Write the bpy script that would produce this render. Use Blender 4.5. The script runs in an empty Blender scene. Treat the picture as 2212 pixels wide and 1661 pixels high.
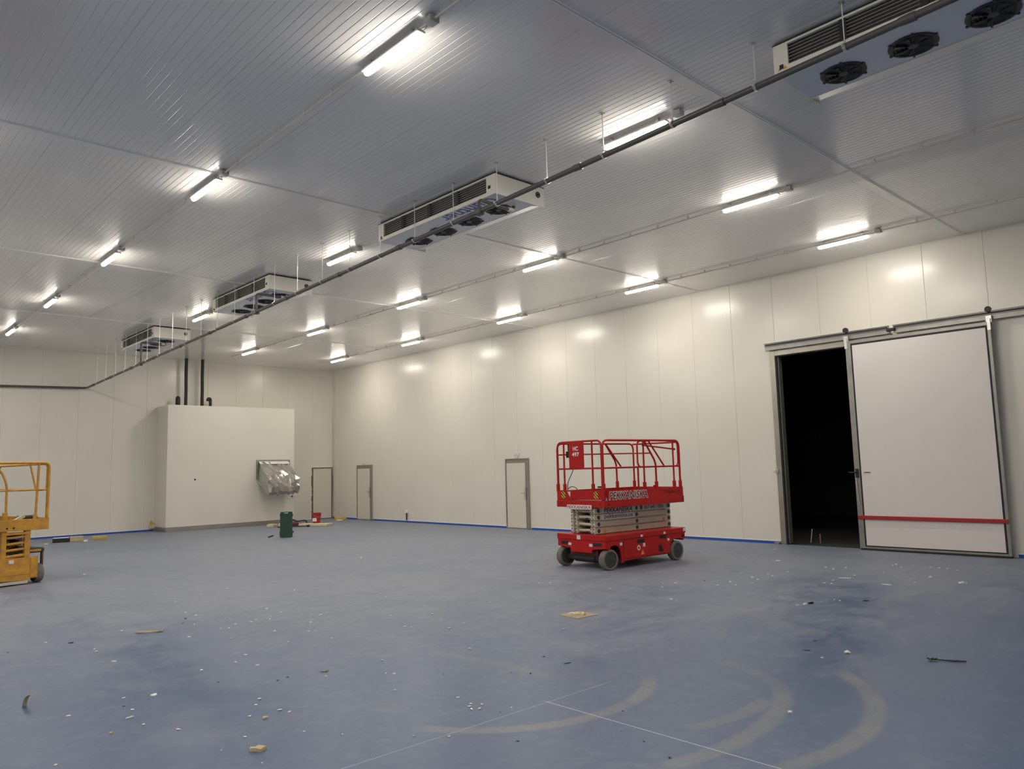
import bpy, bmesh, math, random
from mathutils import Vector, Matrix
PI = math.pi
random.seed(7)
S = bpy.context.scene
COL = S.collection

# ------------------------------------------------------------ camera, world, exposure
cam_d = bpy.data.cameras.new('camera')
cam_d.sensor_fit = 'HORIZONTAL'
cam_d.sensor_width = 36.0
cam_d.lens = 26.798
cam_d.clip_end = 200
cam = bpy.data.objects.new('camera', cam_d)
COL.objects.link(cam)
cam.matrix_world = Matrix((
    (0.7324041677683599, -0.05508130079969495, -0.6786384791166425, 0.0),
    (-0.6803594398494873, -0.09780298196983386, -0.7263233503925784, 0.0),
    (-0.026366031996264597, 0.9936803444871102, -0.10910639457314164, 1.81543),
    (0, 0, 0, 1)))
S.camera = cam
W = bpy.data.worlds.new('world')
S.world = W
W.use_nodes = True
W.node_tree.nodes['Background'].inputs[0].default_value = (0, 0, 0, 1)
W.node_tree.nodes['Background'].inputs[1].default_value = 0.0
S.view_settings.view_transform = 'Standard'
S.view_settings.look = 'None'
S.view_settings.gamma = 1.0
S.view_settings.use_curve_mapping = False
S.view_settings.exposure = 1.50
LAMP_STRENGTH = 100.0
S.cycles.use_denoising = True
S.cycles.sample_clamp_indirect = 6.0
S.cycles.max_bounces = 8
S.cycles.diffuse_bounces = 5
S.cycles.glossy_bounces = 4

# ------------------------------------------------------------ room figures (metres)
H, XW, YB, XL, YN = 6.0, 15.94, 27.9, -10.0, -12.0

# ------------------------------------------------------------ node helpers
def mat(name, col, rough=0.5, metal=0.0, spec=0.5, noise=0.0, nscale=8.0, col2=None, bump=0.0, bscale=40.0, coat=0.0, emit=None, strength=0.0):
    m = bpy.data.materials.new(name)
    m.use_nodes = True
    nt = m.node_tree
    b = nt.nodes['Principled BSDF']
    b.inputs['Base Color'].default_value = (*col, 1)
    b.inputs['Roughness'].default_value = rough
    b.inputs['Metallic'].default_value = metal
    b.inputs['Specular IOR Level'].default_value = spec
    b.inputs['Coat Weight'].default_value = coat
    if noise > 0 or col2:
        tc = nt.nodes.new('ShaderNodeTexCoord')
        n = nt.nodes.new('ShaderNodeTexNoise')
        n.inputs['Scale'].default_value = nscale
        n.inputs['Detail'].default_value = 6
        nt.links.new(tc.outputs['Object'], n.inputs['Vector'])
        r = nt.nodes.new('ShaderNodeMapRange')
        r.inputs[1].default_value = 0.5 - 0.2
        r.inputs[2].default_value = 0.5 + 0.2
        nt.links.new(n.outputs['Fac'], r.inputs[0])
        mx = nt.nodes.new('ShaderNodeMix')
        mx.data_type = 'RGBA'
        c2 = col2 if col2 else tuple(c * (1 - noise) for c in col)
        mx.inputs[6].default_value = (*col, 1)
        mx.inputs[7].default_value = (*c2, 1)
        nt.links.new(r.outputs[0], mx.inputs[0])
        nt.links.new(mx.outputs[2], b.inputs['Base Color'])
    if bump > 0:
        tc = nt.nodes.new('ShaderNodeTexCoord')
        n = nt.nodes.new('ShaderNodeTexNoise')
        n.inputs['Scale'].default_value = bscale
        n.inputs['Detail'].default_value = 4
        nt.links.new(tc.outputs['Object'], n.inputs['Vector'])
        bp = nt.nodes.new('ShaderNodeBump')
        bp.inputs['Strength'].default_value = bump
        bp.inputs['Distance'].default_value = 0.01
        nt.links.new(n.outputs['Fac'], bp.inputs['Height'])
        nt.links.new(bp.outputs['Normal'], b.inputs['Normal'])
    if emit:
        b.inputs['Emission Color'].default_value = (*emit, 1)
        b.inputs['Emission Strength'].default_value = strength
    return m

class NB:
    """small maths builder on a node tree"""
    def __init__(s, nt): s.nt = nt
    def v(s, x, sock):
        if isinstance(x, (int, float)): sock.default_value = x
        else: s.nt.links.new(x, sock)
    def m(s, op, a, b=0.0, c=None, clamp=False):
        n = s.nt.nodes.new('ShaderNodeMath'); n.operation = op; n.use_clamp = clamp
        s.v(a, n.inputs[0]); s.v(b, n.inputs[1])
        if c is not None: s.v(c, n.inputs[2])
        return n.outputs[0]
    def ramp(s, x, a, b, lo=0.0, hi=1.0):
        n = s.nt.nodes.new('ShaderNodeMapRange'); n.interpolation_type = 'SMOOTHSTEP'
        s.v(x, n.inputs[0]); n.inputs[1].default_value = a; n.inputs[2].default_value = b
        n.inputs[3].default_value = lo; n.inputs[4].default_value = hi
        return n.outputs[0]
    def noise(s, vec, scale, detail=4, rough=0.55, dist=0.0):
        n = s.nt.nodes.new('ShaderNodeTexNoise')
        n.inputs['Scale'].default_value = scale; n.inputs['Detail'].default_value = detail
        n.inputs['Roughness'].default_value = rough; n.inputs['Distortion'].default_value = dist
        s.nt.links.new(vec, n.inputs['Vector'])
        return n.outputs['Fac']
    def scaled(s, vec, sx, sy, sz, rz=0.0):
        n = s.nt.nodes.new('ShaderNodeMapping')
        n.inputs['Scale'].default_value = (sx, sy, sz); n.inputs['Rotation'].default_value = (0, 0, rz)
        s.nt.links.new(vec, n.inputs['Vector'])
        return n.outputs[0]
    def mix(s, f, a, b):
        n = s.nt.nodes.new('ShaderNodeMix'); n.data_type = 'RGBA'
        s.v(f, n.inputs[0])
        for x, k in ((a, 6), (b, 7)):
            if isinstance(x, tuple): n.inputs[k].default_value = (*x, 1)
            else: s.nt.links.new(x, n.inputs[k])
        return n.outputs[2]

def floor_material():
    m = bpy.data.materials.new('blue_resin_floor'); m.use_nodes = True
    nt = m.node_tree; b = nt.nodes['Principled BSDF']; q = NB(nt)
    tc = nt.nodes.new('ShaderNodeTexCoord'); P = tc.outputs['Object']
    sep = nt.nodes.new('ShaderNodeSeparateXYZ'); nt.links.new(P, sep.inputs[0])
    X, Y = sep.outputs[0], sep.outputs[1]
    # dusty wear over blue resin: broad drifts, wiped swirls, fine grain
    n1 = q.noise(P, 0.28, 5, 0.6, 0.6)
    n2 = q.noise(q.scaled(P, 1.6, 0.5, 1, 0.6), 0.9, 6, 0.62, 1.2)
    n3 = q.noise(P, 9.0, 5, 0.6, 0.3)
    n4 = q.noise(q.scaled(P, 0.5, 1.8, 1, -0.4), 1.5, 5, 0.6, 1.5)
    # dustier far off; the gradient also paints dimmer light on the near floor
    far = q.ramp(q.m('ADD', q.m('MULTIPLY', X, 0.35), q.m('MULTIPLY', Y, 0.55)), 2.6, 9.0)
    n5 = q.noise(P, 2.0, 9, 0.72, 0.8)
    d = q.m('ADD', q.m('ADD', q.m('MULTIPLY', n1, 0.30), q.m('MULTIPLY', n2, 0.30)), q.m('MULTIPLY', n5, 0.40))
    d = q.m('ADD', d, q.m('MULTIPLY', q.m('SUBTRACT', n4, 0.5), 0.35))
    d = q.m('ADD', d, q.m('MULTIPLY', q.m('SUBTRACT', n3, 0.5), 0.32))
    d = q.m('ADD', d, q.m('MULTIPLY', q.m('SUBTRACT', far, 0.5), 0.34))
    dust = q.ramp(d, 0.30, 0.76, 0.04, 0.84)
    # tyre tracks: centre, radius, middle direction (deg), half sweep (deg), half width, strength
    arcs = [((4.541, 5.212), 1.35, -101, 52, .065, .75), ((4.604, 5.278), 2.43, -83, 23, .075, .70),
            ((5.058, 4.346), 2.04, -75, 36, .075, .85), ((5.215, 5.146), 2.025, -94, 13, .070, .55),
            ((12.859, 22.885), 18.85, -94, 3.5, .10, .35), ((1.622, 5.221), 3.289, 7, 13, .07, .35),
            ((5.089, 4.138), 1.203, -33, 28, .07, .40), ((5.0, 6.0), 3.6, -40, 30, .08, .22),
            ((3.0, 9.5), 2.6, -60, 40, .08, -.28), ((1.8, 8.6), 1.5, 20, 70, .09, -.26),
            ((9.0, 9.5), 4.2, -80, 30, .09, .20), ((5.5, 13.0), 4.0, -70, 40, .09, -.22)]
    grain = q.noise(P, 26.0, 4, 0.7)
    tan = None; dark = None
    for (cx, cy), R, a0, ha, hw, st in arcs:
        dx = q.m('SUBTRACT', X, cx); dy = q.m('SUBTRACT', Y, cy)
        rr = q.m('SQRT', q.m('ADD', q.m('MULTIPLY', dx, dx), q.m('MULTIPLY', dy, dy)))
        e = q.m('ABSOLUTE', q.m('SUBTRACT', rr, R))
        ring = q.ramp(e, hw * 0.55, hw * 1.35, 1.0, 0.0)
        ca, sa = math.cos(math.radians(a0)), math.sin(math.radians(a0))
        dot = q.m('DIVIDE', q.m('ADD', q.m('MULTIPLY', dx, ca), q.m('MULTIPLY', dy, sa)), rr)
        win = q.ramp(dot, math.cos(math.radians(ha * 1.15)), math.cos(math.radians(ha * 0.85)))
        k = q.m('MULTIPLY', q.m('MULTIPLY', ring, win), abs(st) * .72)
        k = q.m('MULTIPLY', k, q.m('MULTIPLY', q.ramp(grain, 0.25, 0.6, 0.45, 1.0), q.ramp(n2, 0.3, 0.6, 0.55, 1.0)))
        if st > 0: tan = k if tan is None else q.m('MAXIMUM', tan, k)
        else: dark = k if dark is None else q.m('MAXIMUM', dark, k)
    # thin saw cut lines in the resin
    l1 = q.m('MULTIPLY', q.ramp(q.m('ABSOLUTE', q.m('SUBTRACT', X, 4.366)), .002, .005, 1, 0), q.ramp(Y, 4.36, 4.42, 1, 0))
    l2 = q.m('MULTIPLY', q.ramp(q.m('ABSOLUTE', q.m('SUBTRACT', Y, 4.362)), .002, .005, 1, 0), q.ramp(X, 5.0, 5.2, 1, 0))
    l2 = q.m('MULTIPLY', l2, 0.45)
    lines = q.m('MAXIMUM', l1, l2)
    blue = q.mix(q.ramp(n3, 0.3, 0.7), (0.046, 0.086, 0.182), (0.060, 0.104, 0.204))
    c = q.mix(dust, blue, (0.262, 0.280, 0.318))
    warm = q.ramp(q.noise(P, 0.55, 4, 0.6, 0.8), 0.60, 0.78, 0.0, 0.22)
    c = q.mix(warm, c, (0.34, 0.32, 0.295))
    c = q.mix(dark, c, (0.10, 0.135, 0.205))
    # brush-like smears where dust was wiped off
    sm = q.m('MAXIMUM', q.ramp(q.noise(q.scaled(P, 2.6, 0.9, 1, 0.9), 1.1, 5, 0.6, 2.2), 0.60, 0.72, 0.0, 0.30), q.ramp(q.noise(q.scaled(P, 1.1, 3.2, 1, -0.75), 2.0, 5, 0.62, 1.0), 0.58, 0.72, 0.0, 0.50))
    c = q.mix(sm, c, (0.095, 0.14, 0.235))
    c = q.mix(tan, c, (0.24, 0.23, 0.21))
    c = q.mix(lines, c, (0.55, 0.58, 0.62))
    nt.links.new(c, b.inputs['Base Color'])
    nt.links.new(q.ramp(d, 0.3, 0.75, 0.38, 0.6), b.inputs['Roughness'])
    b.inputs['Specular IOR Level'].default_value = 0.4
    return m

def panel_material(name, col, rough, wav=0.25, axis='z', coat=0.0, crough=0.05):
    """smooth painted sheet: very faint rolling waviness of the steel skin"""
    m = bpy.data.materials.new(name); m.use_nodes = True
    nt = m.node_tree; b = nt.nodes['Principled BSDF']; q = NB(nt)
    tc = nt.nodes.new('ShaderNodeTexCoord'); P = tc.outputs['Object']
    sc = (9, 9, 0.15) if axis == 'z' else (9, 0.15, 9)
    n = q.noise(q.scaled(P, *sc), 1.0, 3, 0.5)
    n2 = q.noise(P, 1.3, 2)
    h = q.m('ADD', q.m('MULTIPLY', n, 0.6), q.m('MULTIPLY', n2, 0.6))
    bp = nt.nodes.new('ShaderNodeBump'); bp.inputs['Strength'].default_value = wav; bp.inputs['Distance'].default_value = 0.006
    nt.links.new(h, bp.inputs['Height']); nt.links.new(bp.outputs[0], b.inputs['Normal'])
    c = q.mix(q.ramp(q.noise(P, 0.7, 4), .3, .7), col, tuple(x * 0.965 for x in col))
    nt.links.new(c, b.inputs['Base Color'])
    b.inputs['Roughness'].default_value = rough
    b.inputs['Coat Weight'].default_value = coat; b.inputs['Coat Roughness'].default_value = crough
    return m

def hazard_material():
    m = bpy.data.materials.new('hazard_stripes'); m.use_nodes = True
    nt = m.node_tree; b = nt.nodes['Principled BSDF']; q = NB(nt)
    tc = nt.nodes.new('ShaderNodeTexCoord')
    sep = nt.nodes.new('ShaderNodeSeparateXYZ'); nt.links.new(tc.outputs['Object'], sep.inputs[0])
    f = q.m('FRACT', q.m('MULTIPLY', q.m('SUBTRACT', sep.outputs[2], sep.outputs[1]), 17.0))
    s = q.ramp(f, 0.46, 0.54)
    nt.links.new(q.mix(s, (0.02, 0.02, 0.02), (0.75, 0.55, 0.03)), b.inputs['Base Color'])
    return m

M = {}
M['floor'] = floor_material()
M['wall'] = panel_material('wall_panel_skin', (0.745, 0.72, 0.65), 0.35, 0.10, 'z', 0.5, 0.21)
M['ceil'] = panel_material('ceiling_panel_skin', (0.90, 0.885, 0.86), 0.24, 0.05, 'y', 0.6, 0.045)
M['joint'] = mat('panel_joint', (0.22, 0.22, 0.21), 0.6)
M['farwall'] = mat('plain_wall_paint', (0.80, 0.78, 0.72), 0.5)
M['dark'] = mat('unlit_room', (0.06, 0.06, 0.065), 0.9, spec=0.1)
M['trim'] = mat('ceiling_trim_paint', (0.93, 0.92, 0.89), 0.3)
M['blue_base'] = mat('blue_cove_resin', (0.02, 0.08, 0.42), 0.4)
M['white_seal'] = mat('white_sealant', (0.85, 0.85, 0.82), 0.5)
M['lamp'] = mat('lamp_diffuser', (0.9, 0.9, 0.88), 0.4, emit=(1.0, 0.925, 0.81), strength=LAMP_STRENGTH)
# the opal cover is brightest straight below its light strip and weaker at its sides
nt = M['lamp'].node_tree; q = NB(nt); ge = nt.nodes.new('ShaderNodeNewGeometry'); sp = nt.nodes.new('ShaderNodeSeparateXYZ')
nt.links.new(ge.outputs['Normal'], sp.inputs[0])
nt.links.new(q.m('MULTIPLY', q.m('MULTIPLY_ADD', q.m('POWER', q.m('MAXIMUM', q.m('MULTIPLY', sp.outputs[2], -1.0), 0.0), 2.0), 0.95, 0.05), LAMP_STRENGTH), nt.nodes['Principled BSDF'].inputs['Emission Strength'])
M['lamp_body'] = mat('grey_lamp_body', (0.45, 0.44, 0.42), 0.5)
M['conduit'] = mat('grey_plastic_conduit', (0.66, 0.63, 0.57), 0.4)
M['pipe'] = mat('dark_grey_drain_plastic', (0.085, 0.08, 0.075), 0.38)
M['steel'] = mat('zinc_steel', (0.62, 0.61, 0.58), 0.32, 0.85)
M['track'] = mat('dull_galvanised_track', (0.36, 0.35, 0.33), 0.42, 0.7, noise=0.2, nscale=6)
M['brushed'] = mat('brushed_stainless', (0.40, 0.375, 0.33), 0.36, 0.7, noise=0.12, nscale=3)
M['rod'] = mat('zinc_rod', (0.80, 0.79, 0.76), 0.4, 0.3)
M['cream'] = mat('cream_white_sheet', (0.80, 0.77, 0.70), 0.4)
M['cool_base'] = mat('cooler_underside_sheet', (0.74, 0.77, 0.82), 0.35)
M['black'] = mat('black_plastic', (0.014, 0.014, 0.015), 0.5)
M['fan'] = mat('dark_fan_plastic', (0.022, 0.024, 0.028), 0.45)
M['grille_in'] = mat('dark_coil', (0.05, 0.042, 0.038), 0.6, noise=0.4, nscale=30)
M['logo_blue'] = mat('blue_logo_ink', (0.03, 0.06, 0.36), 0.5)
M['white_ink'] = mat('white_ink', (0.85, 0.83, 0.80), 0.5)
M['maroon'] = mat('dark_red_ink', (0.13, 0.008, 0.015), 0.5)
M['grey_ink'] = mat('grey_ink', (0.10, 0.10, 0.10), 0.5)
M['hazard'] = hazard_material()
M['red'] = mat('red_machine_paint', (0.50, 0.014, 0.014), 0.38, spec=0.3, noise=0.18, nscale=3)
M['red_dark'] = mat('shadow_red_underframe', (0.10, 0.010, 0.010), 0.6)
M['arm_cream'] = mat('cream_arm_paint', (0.62, 0.56, 0.45), 0.42, noise=0.10, nscale=4)
M['tyre'] = mat('dusty_grey_tyre', (0.20, 0.185, 0.165), 0.8, noise=0.25, nscale=14)
M['rim'] = mat('dark_wheel_disc', (0.045, 0.050, 0.050), 0.55)
M['yellow'] = mat('worn_orange_paint', (0.68, 0.34, 0.030), 0.5, nscale=9, col2=(0.45, 0.22, 0.055))
M['yellow_dk'] = mat('grimy_brown_paint', (0.16, 0.075, 0.025), 0.65, noise=0.4, nscale=6)
M['door_white'] = mat('white_door_skin', (0.74, 0.70, 0.68), 0.35, noise=0.04, nscale=1.5)
M['door_leaf'] = mat('cream_door_skin', (0.66, 0.63, 0.55), 0.35)
M['gasket'] = mat('black_rubber', (0.012, 0.010, 0.014), 0.6)
M['bumper'] = mat('red_bumper_strip', (0.36, 0.018, 0.020), 0.4)
M['foam'] = mat('brown_foam_edge', (0.20, 0.16, 0.10), 0.9, noise=0.3, nscale=20)
M['film'] = mat('clear_wrap_over_steel', (0.40, 0.38, 0.35), 0.16, 0.45, spec=0.8, bump=0.4, bscale=9, coat=0.6)
M['green'] = mat('green_case_plastic', (0.016, 0.060, 0.042), 0.5)
M['bucket'] = mat('red_bucket_plastic', (0.36, 0.015, 0.022), 0.4)
M['planks'] = mat('pale_foam_board', (0.66, 0.58, 0.40), 0.8, noise=0.12, nscale=10)
M['yellow_foam'] = mat('yellow_foam', (0.62, 0.44, 0.13), 0.85, noise=0.2, nscale=9)
M['beige_foam'] = mat('beige_foam', (0.58, 0.46, 0.27), 0.85, noise=0.2, nscale=9)
M['tool'] = mat('dark_tool', (0.03, 0.018, 0.018), 0.5)
M['tool_red'] = mat('dark_red_bag', (0.13, 0.015, 0.03), 0.7)
M['card'] = mat('brown_card', (0.44, 0.36, 0.24), 0.85, noise=0.2, nscale=25)
M['tan'] = mat('tan_foam_scrap', (0.60, 0.48, 0.30), 0.9, noise=0.2, nscale=25)
M['crumb'] = mat('white_crumb', (0.80, 0.78, 0.72), 0.8)
M['darkbit'] = mat('dark_speck', (0.03, 0.03, 0.035), 0.8)
M['leaf'] = mat('green_leaf', (0.085, 0.14, 0.035), 0.6)
M['stem'] = mat('dark_stem', (0.035, 0.04, 0.015), 0.7)
M['label'] = mat('sticker_white', (0.72, 0.70, 0.66), 0.5)
M['warn'] = mat('warning_orange', (0.65, 0.33, 0.04), 0.5)

# ------------------------------------------------------------ mesh helpers
class MB:
    def __init__(s): s.bm = bmesh.new()
    def box(s, x0, x1, y0, y1, z0, z1, bev=0.0, mx=None, seg=1):
        r = bmesh.ops.create_cube(s.bm, size=1.0)
        vs = r['verts']
        for v in vs:
            v.co = Vector((x0 + (v.co.x + .5) * (x1 - x0), y0 + (v.co.y + .5) * (y1 - y0), z0 + (v.co.z + .5) * (z1 - z0)))
        if mx is not None:
            for v in vs: v.co = mx @ v.co
        if bev > 0:
            es = list({e for v in vs for e in v.link_edges})
            bmesh.ops.bevel(s.bm, geom=es, offset=bev, segments=seg, affect='EDGES', profile=0.5)
        return s
    def tube(s, pts, r, n=8, caps=True, closed=False):
        pts = [Vector(p) for p in pts]
        rs = r if isinstance(r, (list, tuple)) else [r] * len(pts)
        N = len(pts)
        rings = []
        prev = None
        for i, p in enumerate(pts):
            if closed: t = (pts[(i + 1) % N] - pts[i - 1])
            elif i == 0: t = pts[1] - pts[0]
            elif i == N - 1: t = pts[-1] - pts[-2]
            else: t = (pts[i + 1] - p).normalized() + (p - pts[i - 1]).normalized()
            t.normalize()
            if prev is None:
                a = Vector((0, 0, 1)) if abs(t.z) < 0.9 else Vector((1, 0, 0))
                u = t.cross(a).normalized()
            else:
                u = prev - t * prev.dot(t)
                u.normalize()
            prev = u
            w = t.cross(u)
            rings.append([s.bm.verts.new(p + (u * math.cos(2 * PI * k / n) + w * math.sin(2 * PI * k / n)) * rs[i]) for k in range(n)])
        rng = range(N) if closed else range(N - 1)
        for i in rng:
            a, b = rings[i], rings[(i + 1) % N]
            for k in range(n):
                s.bm.faces.new((a[k], a[(k + 1) % n], b[(k + 1) % n], b[k]))
        if caps and not closed:
            s.bm.faces.new(list(reversed(rings[0]))); s.bm.faces.new(rings[-1])
        return s
    def cyl(s, a, b, r, n=16, r2=None):
        return s.tube([a, b], [r, r if r2 is None else r2], n)
    def prism(s, poly, fn, d0, d1):
        """poly of (u,v); fn(u,v,w) -> point; extruded from w=d0 to w=d1"""
        a = [s.bm.verts.new(fn(u, v, d0)) for u, v in poly]
        b = [s.bm.verts.new(fn(u, v, d1)) for u, v in poly]
        n = len(poly)
        s.bm.faces.new(a); s.bm.faces.new(list(reversed(b)))
        for i in range(n):
            s.bm.faces.new((a[i], b[i], b[(i + 1) % n], a[(i + 1) % n]))
        return s
    def quad(s, *p):
        s.bm.faces.new([s.bm.verts.new(Vector(x)) for x in p]); return s
    def lathe(s, prof, c, ax='z', n=24, ring=False):
        rings = []
        for r, h in prof:
            rg = []
            for k in range(n):
                a = 2 * PI * k / n
                u, v = r * math.cos(a), r * math.sin(a)
                p = {'z': (u, v, h), 'y': (u, h, v), 'x': (h, u, v)}[ax]
                rg.append(s.bm.verts.new(Vector(c) + Vector(p)))
            rings.append(rg)
        for a, b in zip(rings, rings[1:] + ([rings[0]] if ring else [])):
            for k in range(n):
                s.bm.faces.new((a[k], a[(k + 1) % n], b[(k + 1) % n], b[k]))
        if not ring: s.bm.faces.new(rings[0]); s.bm.faces.new(rings[-1])
        return s
    def build(s, name, m, parent=None, smooth=None, recalc=True):
        if recalc: bmesh.ops.recalc_face_normals(s.bm, faces=s.bm.faces)
        me = bpy.data.meshes.new(name)
        s.bm.to_mesh(me); s.bm.free()
        me.materials.append(m if not isinstance(m, str) else M[m])
        if smooth:
            for p in me.polygons: p.use_smooth = True
            try: me.set_sharp_from_angle(angle=math.radians(smooth))
            except Exception: pass
        o = bpy.data.objects.new(name, me)
        COL.objects.link(o)
        if parent: o.parent = parent
        return o

def fillet(pts, rad, n=5):
    pts = [Vector(p) for p in pts]
    out = [pts[0]]
    for i in range(1, len(pts) - 1):
        p, a, b = pts[i], pts[i - 1], pts[i + 1]
        da, db = (a - p), (b - p)
        r = min(rad, da.length * .49, db.length * .49)
        q0, q1 = p + da.normalized() * r, p + db.normalized() * r
        for k in range(n + 1):
            t = k / n
            out.append(q0 * (1 - t) ** 2 + p * 2 * t * (1 - t) + q1 * t * t)
    out.append(pts[-1])
    return out

def tag(o, label=None, cat=None, group=None, kind=None):
    if label: o['label'] = label
    if cat: o['category'] = cat
    if group: o['group'] = group
    if kind: o['kind'] = kind
    return o

def empty(name, loc, rz=0.0):
    o = bpy.data.objects.new(name, None)
    o.empty_display_size = 0.2
    COL.objects.link(o)
    o.location = loc; o.rotation_euler = (0, 0, rz)
    return o

def copy_tree(o, parent=None):
    c = o.copy()
    COL.objects.link(c)
    c.parent = parent
    for ch in list(o.children): copy_tree(ch, c)
    return c

def text_geo(body, size=1.0, shear=0.0, offset=0.0, space=1.0):
    cu = bpy.data.curves.new('t', 'FONT')
    cu.body = body; cu.size = size; cu.shear = shear; cu.offset = offset; cu.space_character = space
    cu.resolution_u = 3
    ob = bpy.data.objects.new('t', cu); COL.objects.link(ob)
    dg = bpy.context.evaluated_depsgraph_get()
    me = bpy.data.meshes.new_from_object(ob.evaluated_get(dg))
    V = [(v.co.x, v.co.y) for v in me.vertices]; F = [tuple(p.vertices) for p in me.polygons]
    bpy.data.objects.remove(ob); bpy.data.curves.remove(cu); bpy.data.meshes.remove(me)
    return V, F

def lettering(name, body, origin, right, up, width, height, m, parent, shear=0.0, offset=0.0, lift=0.002, space=1.0, ref=None, lab=None):
    V, F = text_geo(body, 1.0, shear, offset, space)
    R0 = text_geo(body, 1.0, shear, 0.0, space)[0] if offset else V
    x0 = min(v[0] for v in R0); x1 = max(v[0] for v in R0); y0 = min(v[1] for v in R0); y1 = max(v[1] for v in R0)
    sx, sy = width / (x1 - x0), height / (y1 - y0)
    right, up, origin = Vector(right), Vector(up), Vector(origin)
    nrm = right.cross(up)
    me = bpy.data.meshes.new(name)
    me.from_pydata([origin + right * ((x - x0) * sx) + up * ((y - y0) * sy) + nrm * lift for x, y in V], [], F)
    me.materials.append(M[m])
    o = bpy.data.objects.new(name, me); COL.objects.link(o); o.parent = parent
    if lab: o['label'] = lab
    return o

# ============================================================ SETTING
def structure(o, label): return tag(o, label, None, None, 'structure')

b = MB(); b.quad((XL, YN, 0), (XW, YN, 0), (XW, YB, 0), (XL, YB, 0))
structure(b.build('floor', 'floor', recalc=False), 'dusty blue resin floor with tan curved tyre tracks')

# ceiling: micro-ribbed sandwich panels running along the hall, 1.07 m wide
PW = 1.07
jx = 3.143 - 9 * PW
prof = []
x = jx
while x < XW + .01:
    prof += [(x - .0035, 0.0), (x - .002, .006), (x + .002, .006), (x + .0035, 0.0)]
    for k in range(1, 12):
        c = x + PW * k / 12
        prof += [(c - .0075, 0.0)] + [(c + .0070 * t, 0.0036 * (.5 + .5 * math.cos(PI * t))) for t in (-1, -.75, -.5, -.25, 0, .25, .5, .75, 1)] + [(c + .0075, 0.0)]
    x += PW
prof = [(XL, 0.0)] + [p for p in prof if XL < p[0] < XW] + [(XW, 0.0)]
b = MB()
row0 = [b.bm.verts.new((x, YN, H + z)) for x, z in prof]
row1 = [b.bm.verts.new((x, YB, H + z)) for x, z in prof]
for i in range(len(prof) - 1):
    b.bm.faces.new((row0[i], row1[i], row1[i + 1], row0[i + 1]))
ceil_o = b.build('ceiling', 'ceil', smooth=40, recalc=False)
structure(ceil_o, 'glossy grey ribbed panel ceiling')

# ceiling cross profiles
for i, y in enumerate((4.37, 10.18, 15.94, 21.70)):
    b = MB()
    b.box(XL, XW, y, y + .19, H - .0025, H)
    tr = b.build('trim_%d' % (i + 1), 'ceil')
    b = MB(); b.box(XL, XW, y, y + .018, H - .007, H - .002, .004); b.build('rail', 'trim', tr)
    b = MB(); b.box(XL, XW, y + .030, y + .048, H - .008, H - .002, .004); b.build('rail', 'trim', tr)
    structure(tr, ['pale profile strip across the ceiling nearest the camera', 'pale ceiling profile strip crossing between first and second light of the left row', 'pale ceiling profile strip past the nearer branded cooler', 'farthest pale ceiling profile strip before the back wall'][i])

# right wall: 1.065 m wide panels with thin joints, opening for the sliding door
OY0, OY1, OZ = 5.90, 8.36, 4.17
DRR = [(16.56, 17.30, 2.02), (25.10, 25.93, 1.98)]
b = MB()
g = 0.005
ys = [4.095 + 1.0653 * k for k in range(-10, 24)]
ys = [YN] + [y for y in ys if YN < y < YB] + [YB]
def rw(y0, y1, z0, z1):
    b.quad((XW, y0, z0), (XW, y1, z0), (XW, y1, z1), (XW, y0, z1))
for y0, y1 in zip(ys, ys[1:]):
    a, c = y0 + g, y1 - g
    lo = max(a, OY0); hi = min(c, OY1)
    if lo < hi:
        if a < OY0: rw(a, OY0, 0, OZ)
        if c > OY1: rw(OY1, c, 0, OZ)
        rw(a, c, OZ, H)
    else:
        rw(a, c, 0, H)
    z0 = OZ if OY0 < y1 < OY1 else 0
    b.quad((XW, y1 - g, z0), (XW + .008, y1, z0), (XW + .008, y1, H), (XW, y1 - g, H))
    b.quad((XW + .008, y1, z0), (XW, y1 + g, z0), (XW, y1 + g, H), (XW + .008, y1, H))
wr = b.build('wall_right', 'wall', recalc=False)
structure(wr, 'long cream white panel wall on the right with lamp reflections')
# back wall
b = MB()
xs = [5.527 + 1.057 * k for k in range(-10, 10)]
xs = [XL] + [x for x in xs if XL < x < XW - .2] + [XW]
for x0, x1 in zip(xs, xs[1:]):
    b.quad((x0 + g, YB, 0), (x1 - g, YB, 0), (x1 - g, YB, H), (x0 + g, YB, H))
    b.quad((x1 - g, YB, 0), (x1, YB + .008, 0), (x1, YB + .008, H), (x1 - g, YB, H))
    b.quad((x1, YB + .008, 0), (x1 + g, YB, 0), (x1 + g, YB, H), (x1, YB + .008, H))
structure(b.build('wall_back', 'wall', recalc=False), 'cream white panel wall across the far end')
b = MB(); b.quad((XL, YN, 0), (XL, YB, 0), (XL, YB, H), (XL, YN, H))
structure(b.build('wall_left', 'farwall', recalc=False), 'plain pale wall left of the view')
b = MB(); b.quad((XL, YN, 0), (XW, YN, 0), (XW, YN, H), (XL, YN, H))
structure(b.build('wall_near', 'farwall', recalc=False), 'plain pale wall behind the camera')
# unlit room behind the sliding door, its darkness put into the surface colour
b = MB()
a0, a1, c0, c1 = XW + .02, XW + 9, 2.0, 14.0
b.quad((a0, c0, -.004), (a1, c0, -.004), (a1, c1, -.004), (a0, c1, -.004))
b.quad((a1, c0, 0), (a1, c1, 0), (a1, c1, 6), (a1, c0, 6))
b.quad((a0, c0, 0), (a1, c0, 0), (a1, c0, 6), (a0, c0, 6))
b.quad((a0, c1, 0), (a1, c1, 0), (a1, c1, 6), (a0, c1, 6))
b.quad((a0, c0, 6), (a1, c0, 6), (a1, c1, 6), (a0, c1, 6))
structure(b.build('wall_next_room', 'dark', recalc=False), 'black unlit room seen through the sliding door opening')

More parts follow.
